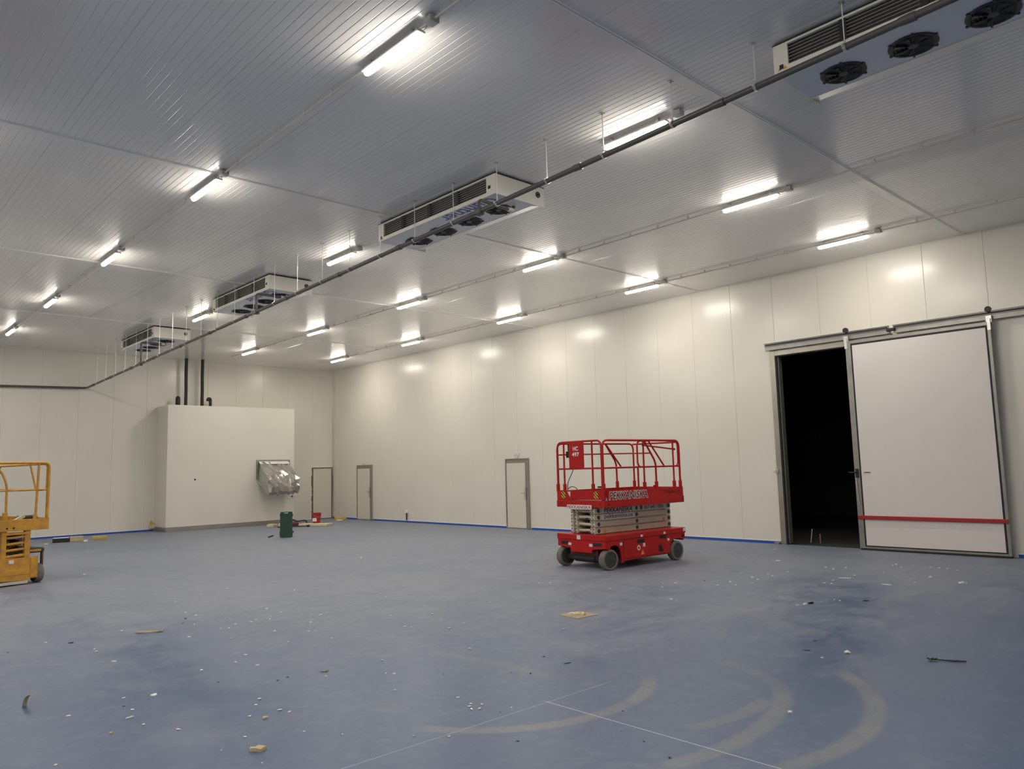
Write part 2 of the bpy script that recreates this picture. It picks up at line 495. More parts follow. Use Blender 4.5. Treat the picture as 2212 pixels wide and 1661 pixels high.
# blue painted cove at the wall foot, with its white sealant line
def base_r(y0, y1, name, lab):
    b = MB(); b.box(XW - .014, XW - .0005, y0, y1, 0, .058)
    o = structure(b.build(name, 'blue_base'), lab)
    b = MB(); b.box(XW - .010, XW - .0005, y0, y1, .058, .075); b.build('sealant', 'white_seal', o)
base_r(8.52, 16.36, 'baseboard_right', 'blue foot strip between sliding door and nearest grey door')
base_r(17.46, 24.90, 'baseboard_right', 'blue foot strip between the two grey doors')
base_r(26.02, YB - .02, 'baseboard_right', 'blue foot strip between far grey door and corner')
base_r(YN + .05, 4.0, 'baseboard_right', 'blue foot strip right of the open sliding door')
b = MB(); b.box(XL + .05, 9.02, YB - .014, YB - .0005, 0, .058)
o = structure(b.build('baseboard_back', 'blue_base'), 'blue foot strip along the back wall left of the enclosure')
b = MB(); b.box(XL + .05, 9.02, YB - .010, YB - .0005, .058, .075); b.build('sealant', 'white_seal', o)

# hinged doors in the right wall
def swing_door(i, y0, y1, zt, lab, loop):
    r = empty('door_%d' % i, (XW, (y0 + y1) / 2, 0)); structure(r, lab)
    w = (y1 - y0) / 2
    X = lambda d: -d
    b = MB()
    b.box(X(.050), X(.0005), w - .045, w, 0.012, zt)                 # far jamb (left in view)
    b.box(X(.050), X(.0005), -w, -w + .045, 0.012, zt)
    b.box(X(.050), X(.0005), -w + .045, w - .045, zt - .03, zt)
    b.box(X(.060), X(.0005), -w + .045, w - .045, .0, .030)
    b.build('frame', 'brushed', r)
    b = MB()
    b.box(X(.035), X(.0005), -w + .058, w - .052, zt - .130, zt - .036)
    b.box(X(.035), X(.0005), -w + .058, -w + .150, .035, zt - .130)
    leaf_edge = b.build('leaf_edging', 'brushed', r)
    b = MB(); b.box(X(.028), X(.0005), -w + .046, w - .046, .032, zt - .031); b.build('gasket', 'gasket', r)
    b = MB(); b.box(X(.045), X(.028), -w + .150, w - .056, .035, zt - .135); lf = b.build('leaf', 'door_leaf', r)
    b = MB()
    b.box(X(.062), X(.045), -w + .120, -w + .185, .88, 1.26, .006)
    b.build('handle_plate', 'steel', r)
    b = MB(); b.tube(fillet([(X(.06), -w + .155, 1.085), (X(.11), -w + .155, 1.085), (X(.11), -w + .28, 1.085)], .02), .010, 8)
    b.build('handle', 'steel', r, 40)
    if loop:
        b = MB(); pts = []
        for k in range(17):
            a = PI * 2 * k / 16 * .92
            pts.append((X(.03), .02 + .07 * math.cos(a) * 1.2, zt + .075 + .055 * math.sin(a)))
        b.tube(pts, .010, 6)
        b.tube([(X(.03), -.13, zt + .15), (X(.03), -.02, zt + .01), (X(.03), .02, zt)], .009, 6)
        b.build('cable_loop', 'conduit', r, 60)
    else:
        b = MB(); b.tube(fillet([(X(.03), .12, zt), (X(.03), .02, zt + .09), (X(.03), -.10, zt + .005)], .05), .010, 6)
        b.build('cable_loop', 'conduit', r, 60)
    return r
swing_door(1, 16.40, 17.42, 2.105, 'grey framed hinged door behind the red lift, nearer of two in the right wall', True)
swing_door(2, 24.93, 26.00, 2.085, 'grey framed hinged door in the right wall near the far corner', False)

# unfinished door in the back wall with ragged foam edge
r = empty('door_3', (15.45, YB, 0)); structure(r, 'plain door with ragged foam edge in the back wall, behind the red bucket')
b = MB(); b.box(-.40, .41, -.020, -.0005, .03, 2.005); b.build('leaf', 'door_leaf', r)
b = MB(); b.box(.41, .475, -.034, -.0005, .0, 2.055); b.box(-.42, .41, -.030, -.0005, 2.005, 2.05)
b.box(-.40, .41, -.03, -.0005, 0, .03)
b.build('frame', 'foam', r)
b = MB(); rnd = random.Random(3); z = 0.02
while z < 2.03:
    dz = rnd.uniform(.05, .13); w = rnd.uniform(.012, .05)
    b.box(-.425 - w, -.40, -.03, -.0005, z, min(z + dz, 2.05)); z += dz
b.build('foam_seam', 'foam', r)
b = MB(); b.box(-.43, .47, -.032, -.0005, 2.05, 2.075); b.build('white_tape', 'white_seal', r)

# ============================================================ SLIDING DOOR
r = empty('sliding_door', (XW - .16, 5.375, 0))
tag(r, 'large white sliding door half open in front of the dark opening', 'sliding door')
hw, z0, z1 = 1.325, .030, 4.245
b = MB()
b.box(-.05, .07, hw - .11, hw, z0, z1, .004)
b.box(-.05, .07, -hw, -hw + .055, z0, z1, .004)
b.box(-.05, .07, -hw + .055, hw - .11, z1 - .065, z1, .004)
b.box(-.05, .07, -hw + .055, hw - .11, z0, z0 + .045, .004)
b.build('frame', 'track', r)
b = MB()
y0, y1, a, c = -hw + .055, hw - .11, z0 + .045, z1 - .065
b.box(-.0525, .06, y0, y0 + .030, a, c); b.box(-.0525, .06, y1 - .030, y1, a, c)
b.box(-.0525, .06, y0 + .030, y1 - .030, a, a + .020); b.box(-.0525, .06, y0 + .030, y1 - .030, c - .038, c)
b.build('gasket', 'gasket', r)
b = MB(); b.box(-.052, .06, y0 + .030, y1 - .030, a + .020, c - .038); b.build('leaf', 'door_white', r)
b = MB(); b.box(-.056, .07, -hw + .01, hw - .02, 0.004, z0 + .006); b.build('bottom_seal', 'gasket', r)
b = MB(); b.box(-.095, -.052, -hw + .005, hw - .02, .612, .684, .006); b.build('bumper_rail', 'bumper', r)
b = MB(); b.box(-.058, -.052, .995, 1.14, 1.508, 1.572); b.build('name_plate', 'label', r)
b = MB(); b.box(-.060, -.058, 1.005, 1.13, 1.53, 1.552); b.build('name_plate_print', 'grey_ink', r)
b = MB()
b.box(-.085, -.05, hw - .085, hw - .030, 1.44, 1.62, .006)
b.tube(fillet([(-.08, hw - .05, 1.545), (-.15, hw - .05, 1.545), (-.15, hw + .08, 1.55)], .03), .014, 8)
b.build('handle', 'black', r, 40)
b = MB(); b.tube(fillet([(-.06, hw - .03, 1.44), (-.07, hw - .04, 1.2), (-.06, hw - .06, .9)], .1), .012, 6); b.build('pull_strap', 'steel', r, 60)
for yy in (hw - .02, -hw + .02):
    b = MB()
    b.box(-.045, .005, yy - .05, yy + .05, z1 - .02, 4.36, .006)
    b.box(-.065, -.045, yy - .03, yy + .03, z1 - .16, 4.30, .004)
    br = b.build('roller_bracket', 'steel', r)
    b = MB(); b.lathe([(.02, -.02), (.055, -.02), (.055, .02), (.02, .02)], (-.02, yy, 4.475), 'x', 14); b.build('roller', 'black', br, 40)

t = empty('door_track', (XW, 6.0, 4.36))
tag(t, 'steel overhead track above the large white sliding door', 'track')
b = MB()
for y0, y1 in ((-.17, 2.53), (-6.0, -.25)):
    b.box(-.165, -.135, y0, y1, .02, .085); b.box(-.19, -.135, y0, y1, .075, .088); b.box(-.14, -.06, y0, y1, -.07, .02)
b.build('rail', 'track', t)
b = MB()
for y0, y1 in ((-.15, 2.50), (-6.0, -.27)):
    b.box(-.172, -.1655, y0, y1, .03, .060)
b.build('rail_slot', 'gasket', t)
for yy in (-5.2, -4.0, -2.9, -1.1, -.45, .35, 1.55, 2.25):
    b = MB(); b.box(-.06, -.0005, yy - .05, yy + .05, -.06, .07); b.build('wall_bracket', 'steel', t)
for yy in (-.21,):
    b = MB(); b.box(-.2, -.14, yy - .08, yy + .08, -.03, .03, .01); b.build('track_joint', 'black', t)

f = empty('door_frame', (XW, 7.13, 0))
tag(f, 'brushed steel frame around the dark doorway', 'door frame')
b = MB()
b.box(-.045, .12, 1.23, 1.352, 0, 4.295, .004)
b.build('jamb', 'brushed', f)
b = MB(); b.box(-.045, .12, -1.30, 1.23, 4.165, 4.295, .004); b.build('lintel', 'brushed', f)
b = MB(); b.box(-.03, .20, 1.20, 1.23, 0, 4.165); b.box(-.03, .2, -1.23, 1.20, 4.145, 4.165); b.build('seal_strip', 'gasket', f)
b = MB(); b.box(.02, .16, 1.175, 1.20, 0.02, 4.145); b.build('inner_trim', 'brushed', f)
b = MB(); b.box(-.08, -.045, 1.30, 1.37, 1.55, 1.64, .01); b.tube([(-.06, 1.36, 1.6), (-.07, 1.42, 1.6)], .012, 6); b.build('strike_plate', 'steel', f)
b = MB(); b.box(-.13, -.0005, 1.36, 1.47, 0, .045); b.build('foot_plate', 'brushed', f)
b = MB(); b.box(-.052, -.045, 1.335, 1.352, 3.87, 3.90); b.build('small_tag', 'white_ink', f)
for nm, (yy, hh, dx, mm) in {'a': (8.12, .30, .05, 'conduit'), 'b': (7.90, .20, .0, 'card')}.items():
    b = MB(); b.tube([(XW + .6, yy, 0.0), (XW + .6, yy - dx, hh)], .010, 6)
    tag(b.build('thin_stick', mm), 'thin grey stick leaning in the dark doorway' if nm == 'a' else 'short brown stick standing in the dark doorway', 'stick')

# ============================================================ WALL BOX ENCLOSURE (back wall)
BX0, BX1, BY = 9.05, 13.68, 26.80
e = empty('panel_enclosure', ((BX0 + BX1) / 2, YB, 0))
tag(e, 'tall cream panel enclosure built out from the back wall', 'enclosure')
w = (BX1 - BX0) / 2; d = BY - YB
b = MB(); b.box(-w, w, d, -.0005, .14, 4.27, .006); b.build('casing', 'wall', e)
b = MB(); b.box(-w - .012, w + .012, d - .02, -.0005, 0, .135, .004); b.build('plinth', 'brushed', e)
for x, z in ((9.994, 1.713), (13.60, .982)):
    b = MB(); b.cyl((x - 11.365, d + .02, z), (x - 11.365, d - .006, z), .032, 12); b.build('plug_hole', 'gasket', e)

for x, lab in ((9.88, 'left one of two tall black pipes rising from enclosure to ceiling'), (10.45, 'right one of two tall black pipes rising from enclosure to ceiling')):
    r = empty('insulated_pipe', (x, 27.5, 4.27)); tag(r, lab, 'pipe', 'tall black pipes above the enclosure')
    b = MB(); b.tube([(0, 0, 0.001), (.004, 0, .6), (-.004, 0, 1.2), (0, 0, H - 4.27 - .001)], .056, 14); b.build('sleeve', 'black', r, 40)
    b = MB(); b.lathe([(.056, .002), (.075, .002), (.075, .03), (.057, .03)], (0, 0, 0), 'z', 16); b.build('collar', 'black', r, 40)
for x, ang, lab in ((9.61, 0, 'short black capped pipe standing left on the enclosure top'), (10.72, 1, 'short black hooked pipe standing right on the enclosure top')):
    r = empty('pipe_stub', (x, 27.5, 4.27)); tag(r, lab, 'pipe', 'short black pipes on the enclosure')
    b = MB()
    if ang == 0: b.lathe([(.070, 0.001), (.078, .02), (.078, .28), (.062, .34), (.03, .37), (.004, .375)], (0, 0, 0), 'z', 16)
    else: b.tube(fillet([(.03, 0, .001), (.03, 0, .33), (-.06, 0, .33), (-.065, 0, .24)], .09, 6), .052, 12)
    b.build('sleeve', 'black', r, 50)

# wrapped chute on the enclosure
c = empty('wrapped_chute', (12.83, BY, 0)); tag(c, 'shiny film wrapped steel chute sticking out of the cream enclosure', 'chute')
b = MB()
for x0, x1, z0, z1 in ((-.655, .655, 2.31, 2.36), (-.655, -.60, 1.65, 2.31), (.60, .655, 1.65, 2.31), (-.60, .60, 1.65, 1.70)):
    b.box(x0, x1, -.05, -.0005, z0, z1)
b.build('frame', 'brushed', c)
pr = [(-.01, 2.305), (-.10, 2.24), (-.30, 2.10), (-.55, 1.94), (-.74, 1.80), (-.86, 1.66), (-.90, 1.50), (-.93, 1.38), (-.90, 1.22), (-.80, 1.10), (-.62, 1.16), (-.42, 1.28), (-.20, 1.46), (-.01, 1.62)]
b = MB(); rnd = random.Random(5); nx = 13
grid = []
for i in range(nx):
    u = -.585 + 1.17 * i / (nx - 1)
    row = []
    for j, (y, z) in enumerate(pr):
        k = 0 if j in (0, len(pr) - 1) else 1
        row.append(b.bm.verts.new((u + rnd.uniform(-.03, .03) * k, y + rnd.uniform(-.05, .05) * k, z + rnd.uniform(-.045, .045) * k)))
    grid.append(row)
for i in range(nx - 1):
    for j in range(len(pr) - 1):
        b.bm.faces.new((grid[i][j], grid[i + 1][j], grid[i + 1][j + 1], grid[i][j + 1]))
b.bm.faces.new(grid[0]); b.bm.faces.new(list(reversed(grid[-1])))
b.build('wrapped_hood', 'film', c)
b = MB(); b.prism([(-.01, 2.325), (-.17, 2.215), (-.17, 2.20), (-.01, 2.30)], lambda u, v, w_: (w_, u, v), -.575, .575); b.build('top_flap', 'cream', c)

# small box on the back wall foot, socket on the right wall
r = empty('floor_socket', (8.97, YB, 0)); tag(r, 'small cream and yellow box on the back wall foot left of the enclosure', 'socket box')
b = MB(); b.box(-.10, .08, -.09, -.0005, .09, .22, .008); b.build('housing', 'planks', r)
b = MB(); b.prism([(-.08, .22), (.04, .22), (.02, .31), (-.05, .36)], lambda u, v, w_: (u, w_, v), -.06, -.0005); b.build('lid', 'yellow_foam', r)
r = empty('wall_socket', (XW, 22.70, 0)); tag(r, 'small cream wall socket with short black cable between the grey doors', 'socket')
b = MB(); b.box(-.06, -.0005, -.075, .075, .33, .42, .008); b.build('housing', 'cream', r)
b = MB(); b.cyl((-.03, 0, .33), (-.03, 0, .08), .022, 8); b.build('cable', 'black', r)
b = MB()
b.tube([(XW - .02, YB - .02, 4.18), (XW - .03, YB - .03, 3.6), (XW - .02, YB - .02, 2.9), (XW - .03, YB - .028, 2.2), (XW - .022, YB - .02, 1.4), (XW - .03, YB - .03, .08)], .012, 6)
tag(b.build('corner_cable', 'conduit'), 'thin grey cable hanging down the far right corner', 'cable')

# ============================================================ CEILING LIGHTS
def make_light(cable_up=False):
    r = empty('ceiling_light', (0, 0, H))
    b = MB(); b.box(-.050, .050, -.495, .495, -.080, -.060, .006); b.build('housing', 'lamp_body', r)
    # rounded emissive diffuser below the housing
    b = MB()
    prof = [(.042, 0.0), (.041, -.016), (.034, -.034), (.019, -.045), (0, -.048)]
    full = prof + [(-x, z) for x, z in reversed(prof[:-1])]
    rows = []
    for y, s in ((-.475, .45), (-.462, .80), (-.435, 1.0), (.435, 1.0), (.462, .80), (.475, .45)):
        rows.append([b.bm.verts.new((x * s, y, -.080 + z * (0.55 + .45 * s))) for x, z in full])
    for a, c in zip(rows, rows[1:]):
        for k in range(len(full) - 1): b.bm.faces.new((a[k], a[k + 1], c[k + 1], c[k]))
    b.bm.faces.new(rows[0]); b.bm.faces.new(list(reversed(rows[-1])))
    b.build('diffuser', 'lamp', r, 50)
    for y in (-.36, .36):
        b = MB(); b.box(-.02, .02, y - .02, y + .02, -.060, -.0005); b.build('bracket', 'steel', r)
    b = MB(); b.box(-.055, .055, -.71, -.60, -.075, -.012, .008); jb = b.build('junction_box', 'lamp_body', r)
    b = MB(); b.tube(fillet([(0, -.60, -.05), (0, -.55, -.075), (0, -.495, -.052)], .03), .009, 6); b.build('cable', 'lamp_body', r, 60)
    return r
LY = [5.96, 10.70, 15.30, 19.98, 24.55]
order = ['nearest', 'second', 'third', 'fourth', 'farthest']
rows = [('left row', 4.06, LY, 'lit strip light, %s in the leftmost row of five lights'),
        ('pipe row', 7.42, [5.58, 12.68, 19.72], 'lit strip light, %s of three close to the dark drain pipe'),
        ('second row from the right wall', 10.86, LY, 'lit strip light, %s in the second row from the right wall'),
        ('row beside the right wall', 14.24, LY, 'lit strip light, %s in the row beside the right wall')]
proto = None
for name, x, yy, lab in rows:
    for i, y in enumerate(yy):
        if proto is None: o = proto = make_light()
        else: o = copy_tree(proto)
        o.location = (x, y, H)
        nm = order[i] if len(yy) == 5 else ['nearest', 'middle', 'farthest'][i]
        tag(o, lab % nm, 'ceiling light', 'strip lights of the ' + name)

# unseen lights: some inferred onward from the rows, others added to brighten the ceiling
for x, y in [(.66, q) for q in [-3.4, 1.28] + LY] + [(-2.74, q) for q in (-3.4, 1.28, 5.96, 10.70, 15.30, 19.98)] + [(.66, -8.1), (4.06, -8.1), (-6.14, 1.28), (-6.14, 10.70)] + [(4.06, 1.28), (4.06, -3.4), (10.86, -3.4)]:
    o = copy_tree(proto); o.location = (x, y, H)
    tag(o, 'unseen strip light overhead outside the picture', 'ceiling light', 'unseen strip lights outside the picture')

# conduits with clips along three light rows
def conduit(x, lab):
    r = empty('conduit', (x, 0, H)); tag(r, lab, 'conduit', 'conduits along the light rows')
    b = MB(); b.tube([(0, YN + .1, -.044), (0, 26.0, -.044)], .013, 8, False); b.build('tube', 'conduit', r, 60)
    cl = None
    y = .3
    while y < 25.5:
        if min(abs(y - q) for q in LY) > .75:
            if cl is None:
                b = MB(); b.box(-.016, .016, -.012, .012, -.060, -.0005); cl = b.build('clip', 'conduit', r); cl.location = (0, y, 0)
            else:
                q = cl.copy(); COL.objects.link(q); q.parent = r; q.location = (0, y, 0)
        y += .62
conduit(4.06, 'thin grey conduit along the leftmost row of lights')
conduit(10.86, 'thin grey conduit along the second row of lights from the right wall')
conduit(14.24, 'thin grey conduit along the row of lights beside the right wall')

# ============================================================ AIR COOLERS
def make_cooler():
    r = empty('air_cooler', (7.46, 0, H))
    x0, x1, L, zb, zt = -.49, .49, 2.97, -.325, -.030
    b = MB()
    b.box(x0, x0 + .02, 0, .19, zb, zt); b.box(x0, x0 + .02, L - .15, L, zb, zt)
    b.box(x0, x0 + .02, .19, L - .15, zb, zb + .055); b.box(x0, x0 + .02, .19, L - .15, zt - .022, zt)
    b.box(x0 + .02, x1, 0, .012, zb, zt); b.box(x0 + .02, x1, L - .012, L, zb, zt)
    b.box(x0 + .02, x1, .012, L - .012, zt - .012, zt)
    b.build('casing', 'cream', r)
    b = MB(); b.box(x0 - .004, x1 + .004, -.004, L + .004, zt, zt + .010); b.build('top_gap_shade', 'gasket', r)  # black slab paints the shade of the gap above the casing
    for yy in (.2, L - .2):
        for xx in (x0 + .1, x1 - .1):
            b = MB(); b.box(xx - .03, xx + .03, yy - .04, yy + .04, zt + .010, -.0005); b.build('mounting_foot', 'cream', r)
    b = MB(); b.box(x0 + .05, x0 + .06, .16, L - .12, zb + .03, zt - .02); b.build('coil', 'grille_in', r)
    b = MB()
    for k in range(7):
        z = zb + .062 + k * .034
        b.tube([(x0 + .006, .19, z), (x0 + .006, L - .15, z)], .0035, 6)
    b.build('grille', 'steel', r)
    for yy in (.86, 1.56, 2.27):
        b = MB(); b.box(x0 + .001, x0 + .03, yy - .032, yy + .032, zb + .055, zt - .022); b.build('grille_divider', 'fan', r)
    # underside sheet with slanted outer edge
    b = MB()
    P = [(x0 + .02, zb), (.27, zb), (x1, zb + .05), (x1, zb + .062), (.27, zb + .012), (x0 + .02, zb + .012)]
    b.prism(P, lambda u, v, w_: (u, w_, v), .012, L - .012); b.build('underside', 'cool_base', r)
    b = MB()
    P = [(.272, zb - .004), (.45, zb + .033), (.45, zb + .043), (.272, zb + .006)]
    b.prism(P, lambda u, v, w_: (u, w_, v), .06, L - .02); b.build('drip_edge', 'cream', r)
    b = MB(); b.box(x0 - .006, x0, .10, .15, zb + .10, zb + .145); b.build('square_vent', 'black', r)
    b = MB(); b.box(x0 - .006, x0, L - .10, L - .06, zb + .03, zb + .075); b.build('square_vent', 'black', r)
    b = MB(); b.lathe([(.030, 0), (.046, 0), (.046, .006), (.030, .006)], (.36, -.007, -.155), 'y', 20, True); cap = b.build('end_badge', 'black', r, 40)
    b = MB(); b.lathe([(.022, 0), (.010, 0), (.010, .005), (.022, .005)], (.36, -.0065, -.155), 'y', 16); b.build('badge_centre', 'fan', cap, 40)
    def fan(yy):
        b = MB()
        b.lathe([(.175, .0), (.215, .0), (.218, -.006), (.205, -.012), (.190, -.008), (.175, -.003)], (0, yy, zb - .001), 'z', 28, True)
        fo = b.build('fan', 'fan', r, 50)
        b = MB(); b.cyl((0, yy, zb - .002), (0, yy, zb - .0005), .19, 28); b.build('fan_well', 'black', fo)
        b = MB(); b.lathe([(.002, -.018), (.045, -.016), (.055, -.006), (.055, -.003)], (0, yy, zb), 'z', 16); b.build('hub', 'fan', fo, 40)
        b = MB()
        for k in range(7):
            a = 2 * PI * k / 7; a2 = a + .55
            p = [Vector((.05 * math.cos(a), yy + .05 * math.sin(a), zb - .008)), Vector((.17 * math.cos(a + .1), yy + .17 * math.sin(a + .1), zb - .006)),
                 Vector((.17 * math.cos(a2), yy + .17 * math.sin(a2), zb - .020)), Vector((.05 * math.cos(a2), yy + .05 * math.sin(a2), zb - .018))]
            q = [v + Vector((0, 0, .003)) for v in p]
            va = [b.bm.verts.new(v) for v in p]; vb = [b.bm.verts.new(v) for v in q]
            b.bm.faces.new(va); b.bm.faces.new(list(reversed(vb)))
            for i in range(4): b.bm.faces.new((va[i], vb[i], vb[(i + 1) % 4], va[(i + 1) % 4]))
        b.build('blades', 'fan', fo)
        b = MB()
        for rr in (.08, .115, .15, .182):
            pts = [(rr * math.cos(2 * PI * k / 24), yy + rr * math.sin(2 * PI * k / 24), zb - .013 - .008 * (1 - rr / .19)) for k in range(24)]
            b.tube(pts, .0022, 4, False, True)
        for k in range(6):
            a = 2 * PI * k / 6 + .3
            b.tube([(.05 * math.cos(a), yy + .05 * math.sin(a), zb - .020), (.212 * math.cos(a), yy + .212 * math.sin(a), zb - .010)], .003, 5)
            b.box(-.012, .012, -.010, .010, -.014, .0, mx=Matrix.Translation((.222 * math.cos(a), yy + .222 * math.sin(a), zb - .0005)) @ Matrix.Rotation(a, 4, 'Z'))
        b.build('guard', 'fan', fo)
    for yy in (.48, 1.17, 1.83, 2.49): fan(yy)
    lettering('lettering', 'G\u00fcntner', (-.455, .18, zb), (0, 1, 0), (1, 0, 0), 1.18, .255, 'logo_blue', r, offset=.010, lift=.0015)
    for (yy, zz) in ((L - .060, zb + .022), (L - .115, zb + .022)):
        b = MB(); b.prism([(yy - .020, zz), (yy + .020, zz), (yy, zz + .034)], lambda u, v, w_: (x0 - w_, u, v), .0008, .002); b.build('warning_sticker', 'warn', r)
    return r
cl = make_cooler()
for i, (y, lab) in enumerate([(.50, 'white ceiling air cooler cut off by the top right corner'), (7.70, 'white ceiling air cooler behind the drain pipe, large blue lettering below'),
                              (14.80, 'white ceiling air cooler, second farthest, drain elbow below its fans'), (21.88, 'white ceiling air cooler nearest the back wall')]):
    o = cl if i == 0 else copy_tree(cl)
    o.location = (7.46, y, H); tag(o, lab, 'air cooler', 'ceiling air coolers')
for ch in list(cl.children):
    if ch.name.startswith('lettering'): bpy.data.objects.remove(ch)      # the nearest unit carries no lettering

# ============================================================ DRAIN PIPE
PX = 6.79
pz = lambda y: 5.447 - .0298 * (y - 6.508)
r = empty('drain_pipe', (PX, 27.78, pz(27.78))); tag(r, 'long dark grey drain pipe sloping under the coolers and along back wall', 'pipe')
inv = Matrix.Translation((-PX, -27.78, -pz(27.78)))
def dp(p): return inv @ Vector(p)
yy = -3.0
while yy < 26.5:
    y2 = min(yy + .958, 27.0) if yy < 26 else 27.0
    if y2 > 26.6: y2 = 27.0
    b = MB(); b.tube([dp((PX, yy, pz(yy))), dp((PX, y2, pz(y2)))], .034, 14); b.build('pipe_section', 'pipe', r, 50)
    yy = y2
b = MB(); b.tube([dp(p) for p in fillet([(PX, 27.0, pz(27)), (PX, 27.79, pz(27.79)), (PX - .6, 27.79, pz(27.79) - .0144)], .12)], .034, 14); b.build('elbow', 'pipe', r, 50)
b = MB(); b.tube([dp((PX - .6, 27.79, pz(27.79) - .0144)), dp((XL + .1, 27.79, pz(27.79) - .024 * (PX - XL - .1)))], .034, 14); b.build('wall_run', 'pipe', r, 50)
cp = None
y = 2.15
k = 0
while y < 27.5:
    loc = dp((PX, y, pz(y)))
    if cp is None:
        b = MB(); b.lathe([(.036, -.07), (.043, -.07), (.043, -.02), (.040, .05), (.036, .07)], (0, 0, 0), 'y', 14); cp = b.build('coupling', 'pipe', r, 40)
        cp.location = loc
    else:
        q = cp.copy(); COL.objects.link(q); q.parent = r; q.location = loc
    y += (1.86, 1.98)[k % 2]; k += 1
for i, (y, xe) in enumerate(((7.84, 7.50), (15.0, 7.46), (22.36, 7.44))):
    pts = fillet([(PX, y, pz(y)), (PX, y, 5.575), (xe, y + .08, 5.595), (xe + .03, y + .08, 5.66)], .06)
    b = MB(); b.tube([dp(p) for p in pts], .026, 10); br = b.build('branch', 'pipe', r, 50)
    b = MB(); b.tube([dp((xe - .10, y + .07, 5.593)), dp((xe + .01, y + .08, 5.596))], .033, 12); b.build('sleeve', M['conduit'], br, 50)
    b = MB(); b.box(-.05, .05, -.06, .06, -.055, .045, .015, mx=Matrix.Translation(dp((PX, y, pz(y))))); b.build('tee', 'pipe', br)

# pipe hangers
hg = None
hy = [2.69, 3.585, 4.582, 5.565, 6.508]
while hy[-1] < 26.3: hy.append(hy[-1] + .958)
for i, y in enumerate(hy):
    L = H - pz(y)
    nm = empty('pipe_hanger', (PX, y, H))
    b = MB(); b.cyl((0, 0, -L + .040), (0, 0, -.006), .0055, 8); b.build('rod', 'rod', nm)
    if hg is None:
        b = MB(); b.box(-.03, .03, -.02, .02, -.008, -.0005); b.cyl((0, 0, -.022), (0, 0, -.008), .012, 8); plate = b.build('ceiling_plate', 'steel', nm)
        b = MB(); b.lathe([(.0345, -.014), (.040, -.014), (.040, .014), (.0345, .014)], (0, 0, 0), 'y', 16, True); b.cyl((0, 0, .036), (0, 0, .062), .011, 8)
        b.box(-.056, -.036, -.012, .012, -.012, .012); b.box(.036, .056, -.012, .012, -.012, .012)
        ring = b.build('clamp', 'steel', nm, 40); hg = (plate, ring)
    else:
        q = hg[0].copy(); COL.objects.link(q); q.parent = nm
        ring = hg[1].copy(); COL.objects.link(ring); ring.parent = nm
    ring.location = (0, 0, -L)
    tag(nm, 'thin steel rod with clamp holding the long dark drain pipe', 'pipe hanger', 'pipe hangers')

# ============================================================ RED SCISSOR LIFT
U_ = Vector((.99875, -.05003, 0)); V_ = Vector((.05003, .99875, 0))
W1 = Vector((10.459, 8.779, 0))
CX, CY = .995, .60
root = empty('scissor_lift', W1 + U_ * CX + V_ * CY, math.atan2(U_.y, U_.x))
tag(root, 'red scissor lift with cream arms standing mid floor', 'scissor lift', 'scissor lifts')
def T(x, y, z): return Vector((x - CX, y - CY, z))
class LB(MB):
    def __init__(s, cx=CX, cy=CY): super().__init__(); s.o = (cx, cy)
    def build(s, name, m, parent=None, smooth=None, recalc=True):
        for v in s.bm.verts: v.co = v.co - Vector((s.o[0], s.o[1], 0))
        return super().build(name, m, parent, smooth, recalc)
# wheels
def wheel(x, yc, side, par, cx, cy, R=.18, wd=.13, steer=0.0):
    h = wd / 2
    w_ = bpy.data.objects.new('wheel', None)
    b = MB(); b.lathe([(R * .78, -h), (R * .94, -h), (R, -h + .02), (R, h - .02), (R * .94, h), (R * .78, h)], (0, 0, 0), 'y', 36, True)
    o = b.build('wheel', 'tyre', par, 40)
    o.location = (x - cx, yc - cy, R); o.rotation_euler = (0, 0, steer)
    b = MB(); b.lathe([(R * .30, -h + .008), (R * .80, -h + .012), (R * .80, h - .012), (R * .30, h - .008)], (0, 0, 0), 'y', 28); b.build('rim', 'rim', o, 40)
    b = MB(); b.cyl((0, -h - .004, 0), (0, h + .004, 0), .030, 12); b.build('hub', 'rim', o, 40)
    return o
for x, yc in ((0, .065), (0, 1.135), (1.86, .065), (1.86, 1.135)): wheel(x, yc, 0, root, CX, CY, .18, .13, -.10 if x == 0 else 0)
# chassis
side = [(-.12, .50), (-.12, .375), (-.02, .345), (.00, .405), (.10, .425), (.19, .405), (.245, .34), (.275, .25), (.275, .105), (.33, .105), (.345, .13), (1.58, .155), (1.62, .14), (1.64, .30), (1.70, .385), (1.80, .405), (1.95, .405), (2.03, .38), (2.09, .385), (2.09, .50)]
b = LB()
for v0, v1 in ((.0, .03), (1.17, 1.20)):
    b.prism(side, lambda u, v, w_: (u, w_, v), v0, v1)
b.build('side_panel', 'red', root)
b = LB()
fr = [(0.0, .50), (0.0, .375), (.33, .345), (.34, .285), (.86, .285), (.87, .345), (1.20, .375), (1.20, .50)]
b.prism(fr, lambda u, v, w_: (w_, u, v), -.125, -.095); b.build('front_panel', 'red', root)
b = LB(); b.box(2.06, 2.09, .03, 1.17, .36, .50); b.build('rear_panel', 'red', root)
b = LB(); b.box(-.14, 2.115, -.012, 1.212, .50, .60, .010); b.build('chassis_deck', 'red', root)
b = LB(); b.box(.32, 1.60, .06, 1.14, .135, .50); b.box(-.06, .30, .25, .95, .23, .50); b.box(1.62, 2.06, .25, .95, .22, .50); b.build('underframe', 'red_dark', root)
b = LB(); b.box(-.05, .05, .13, 1.07, .14, .23); b.box(1.81, 1.91, .13, 1.07, .14, .23); b.cyl((0, .35, .17), (0, .85, .17), .07, 12); b.build('axle', 'gasket', root)
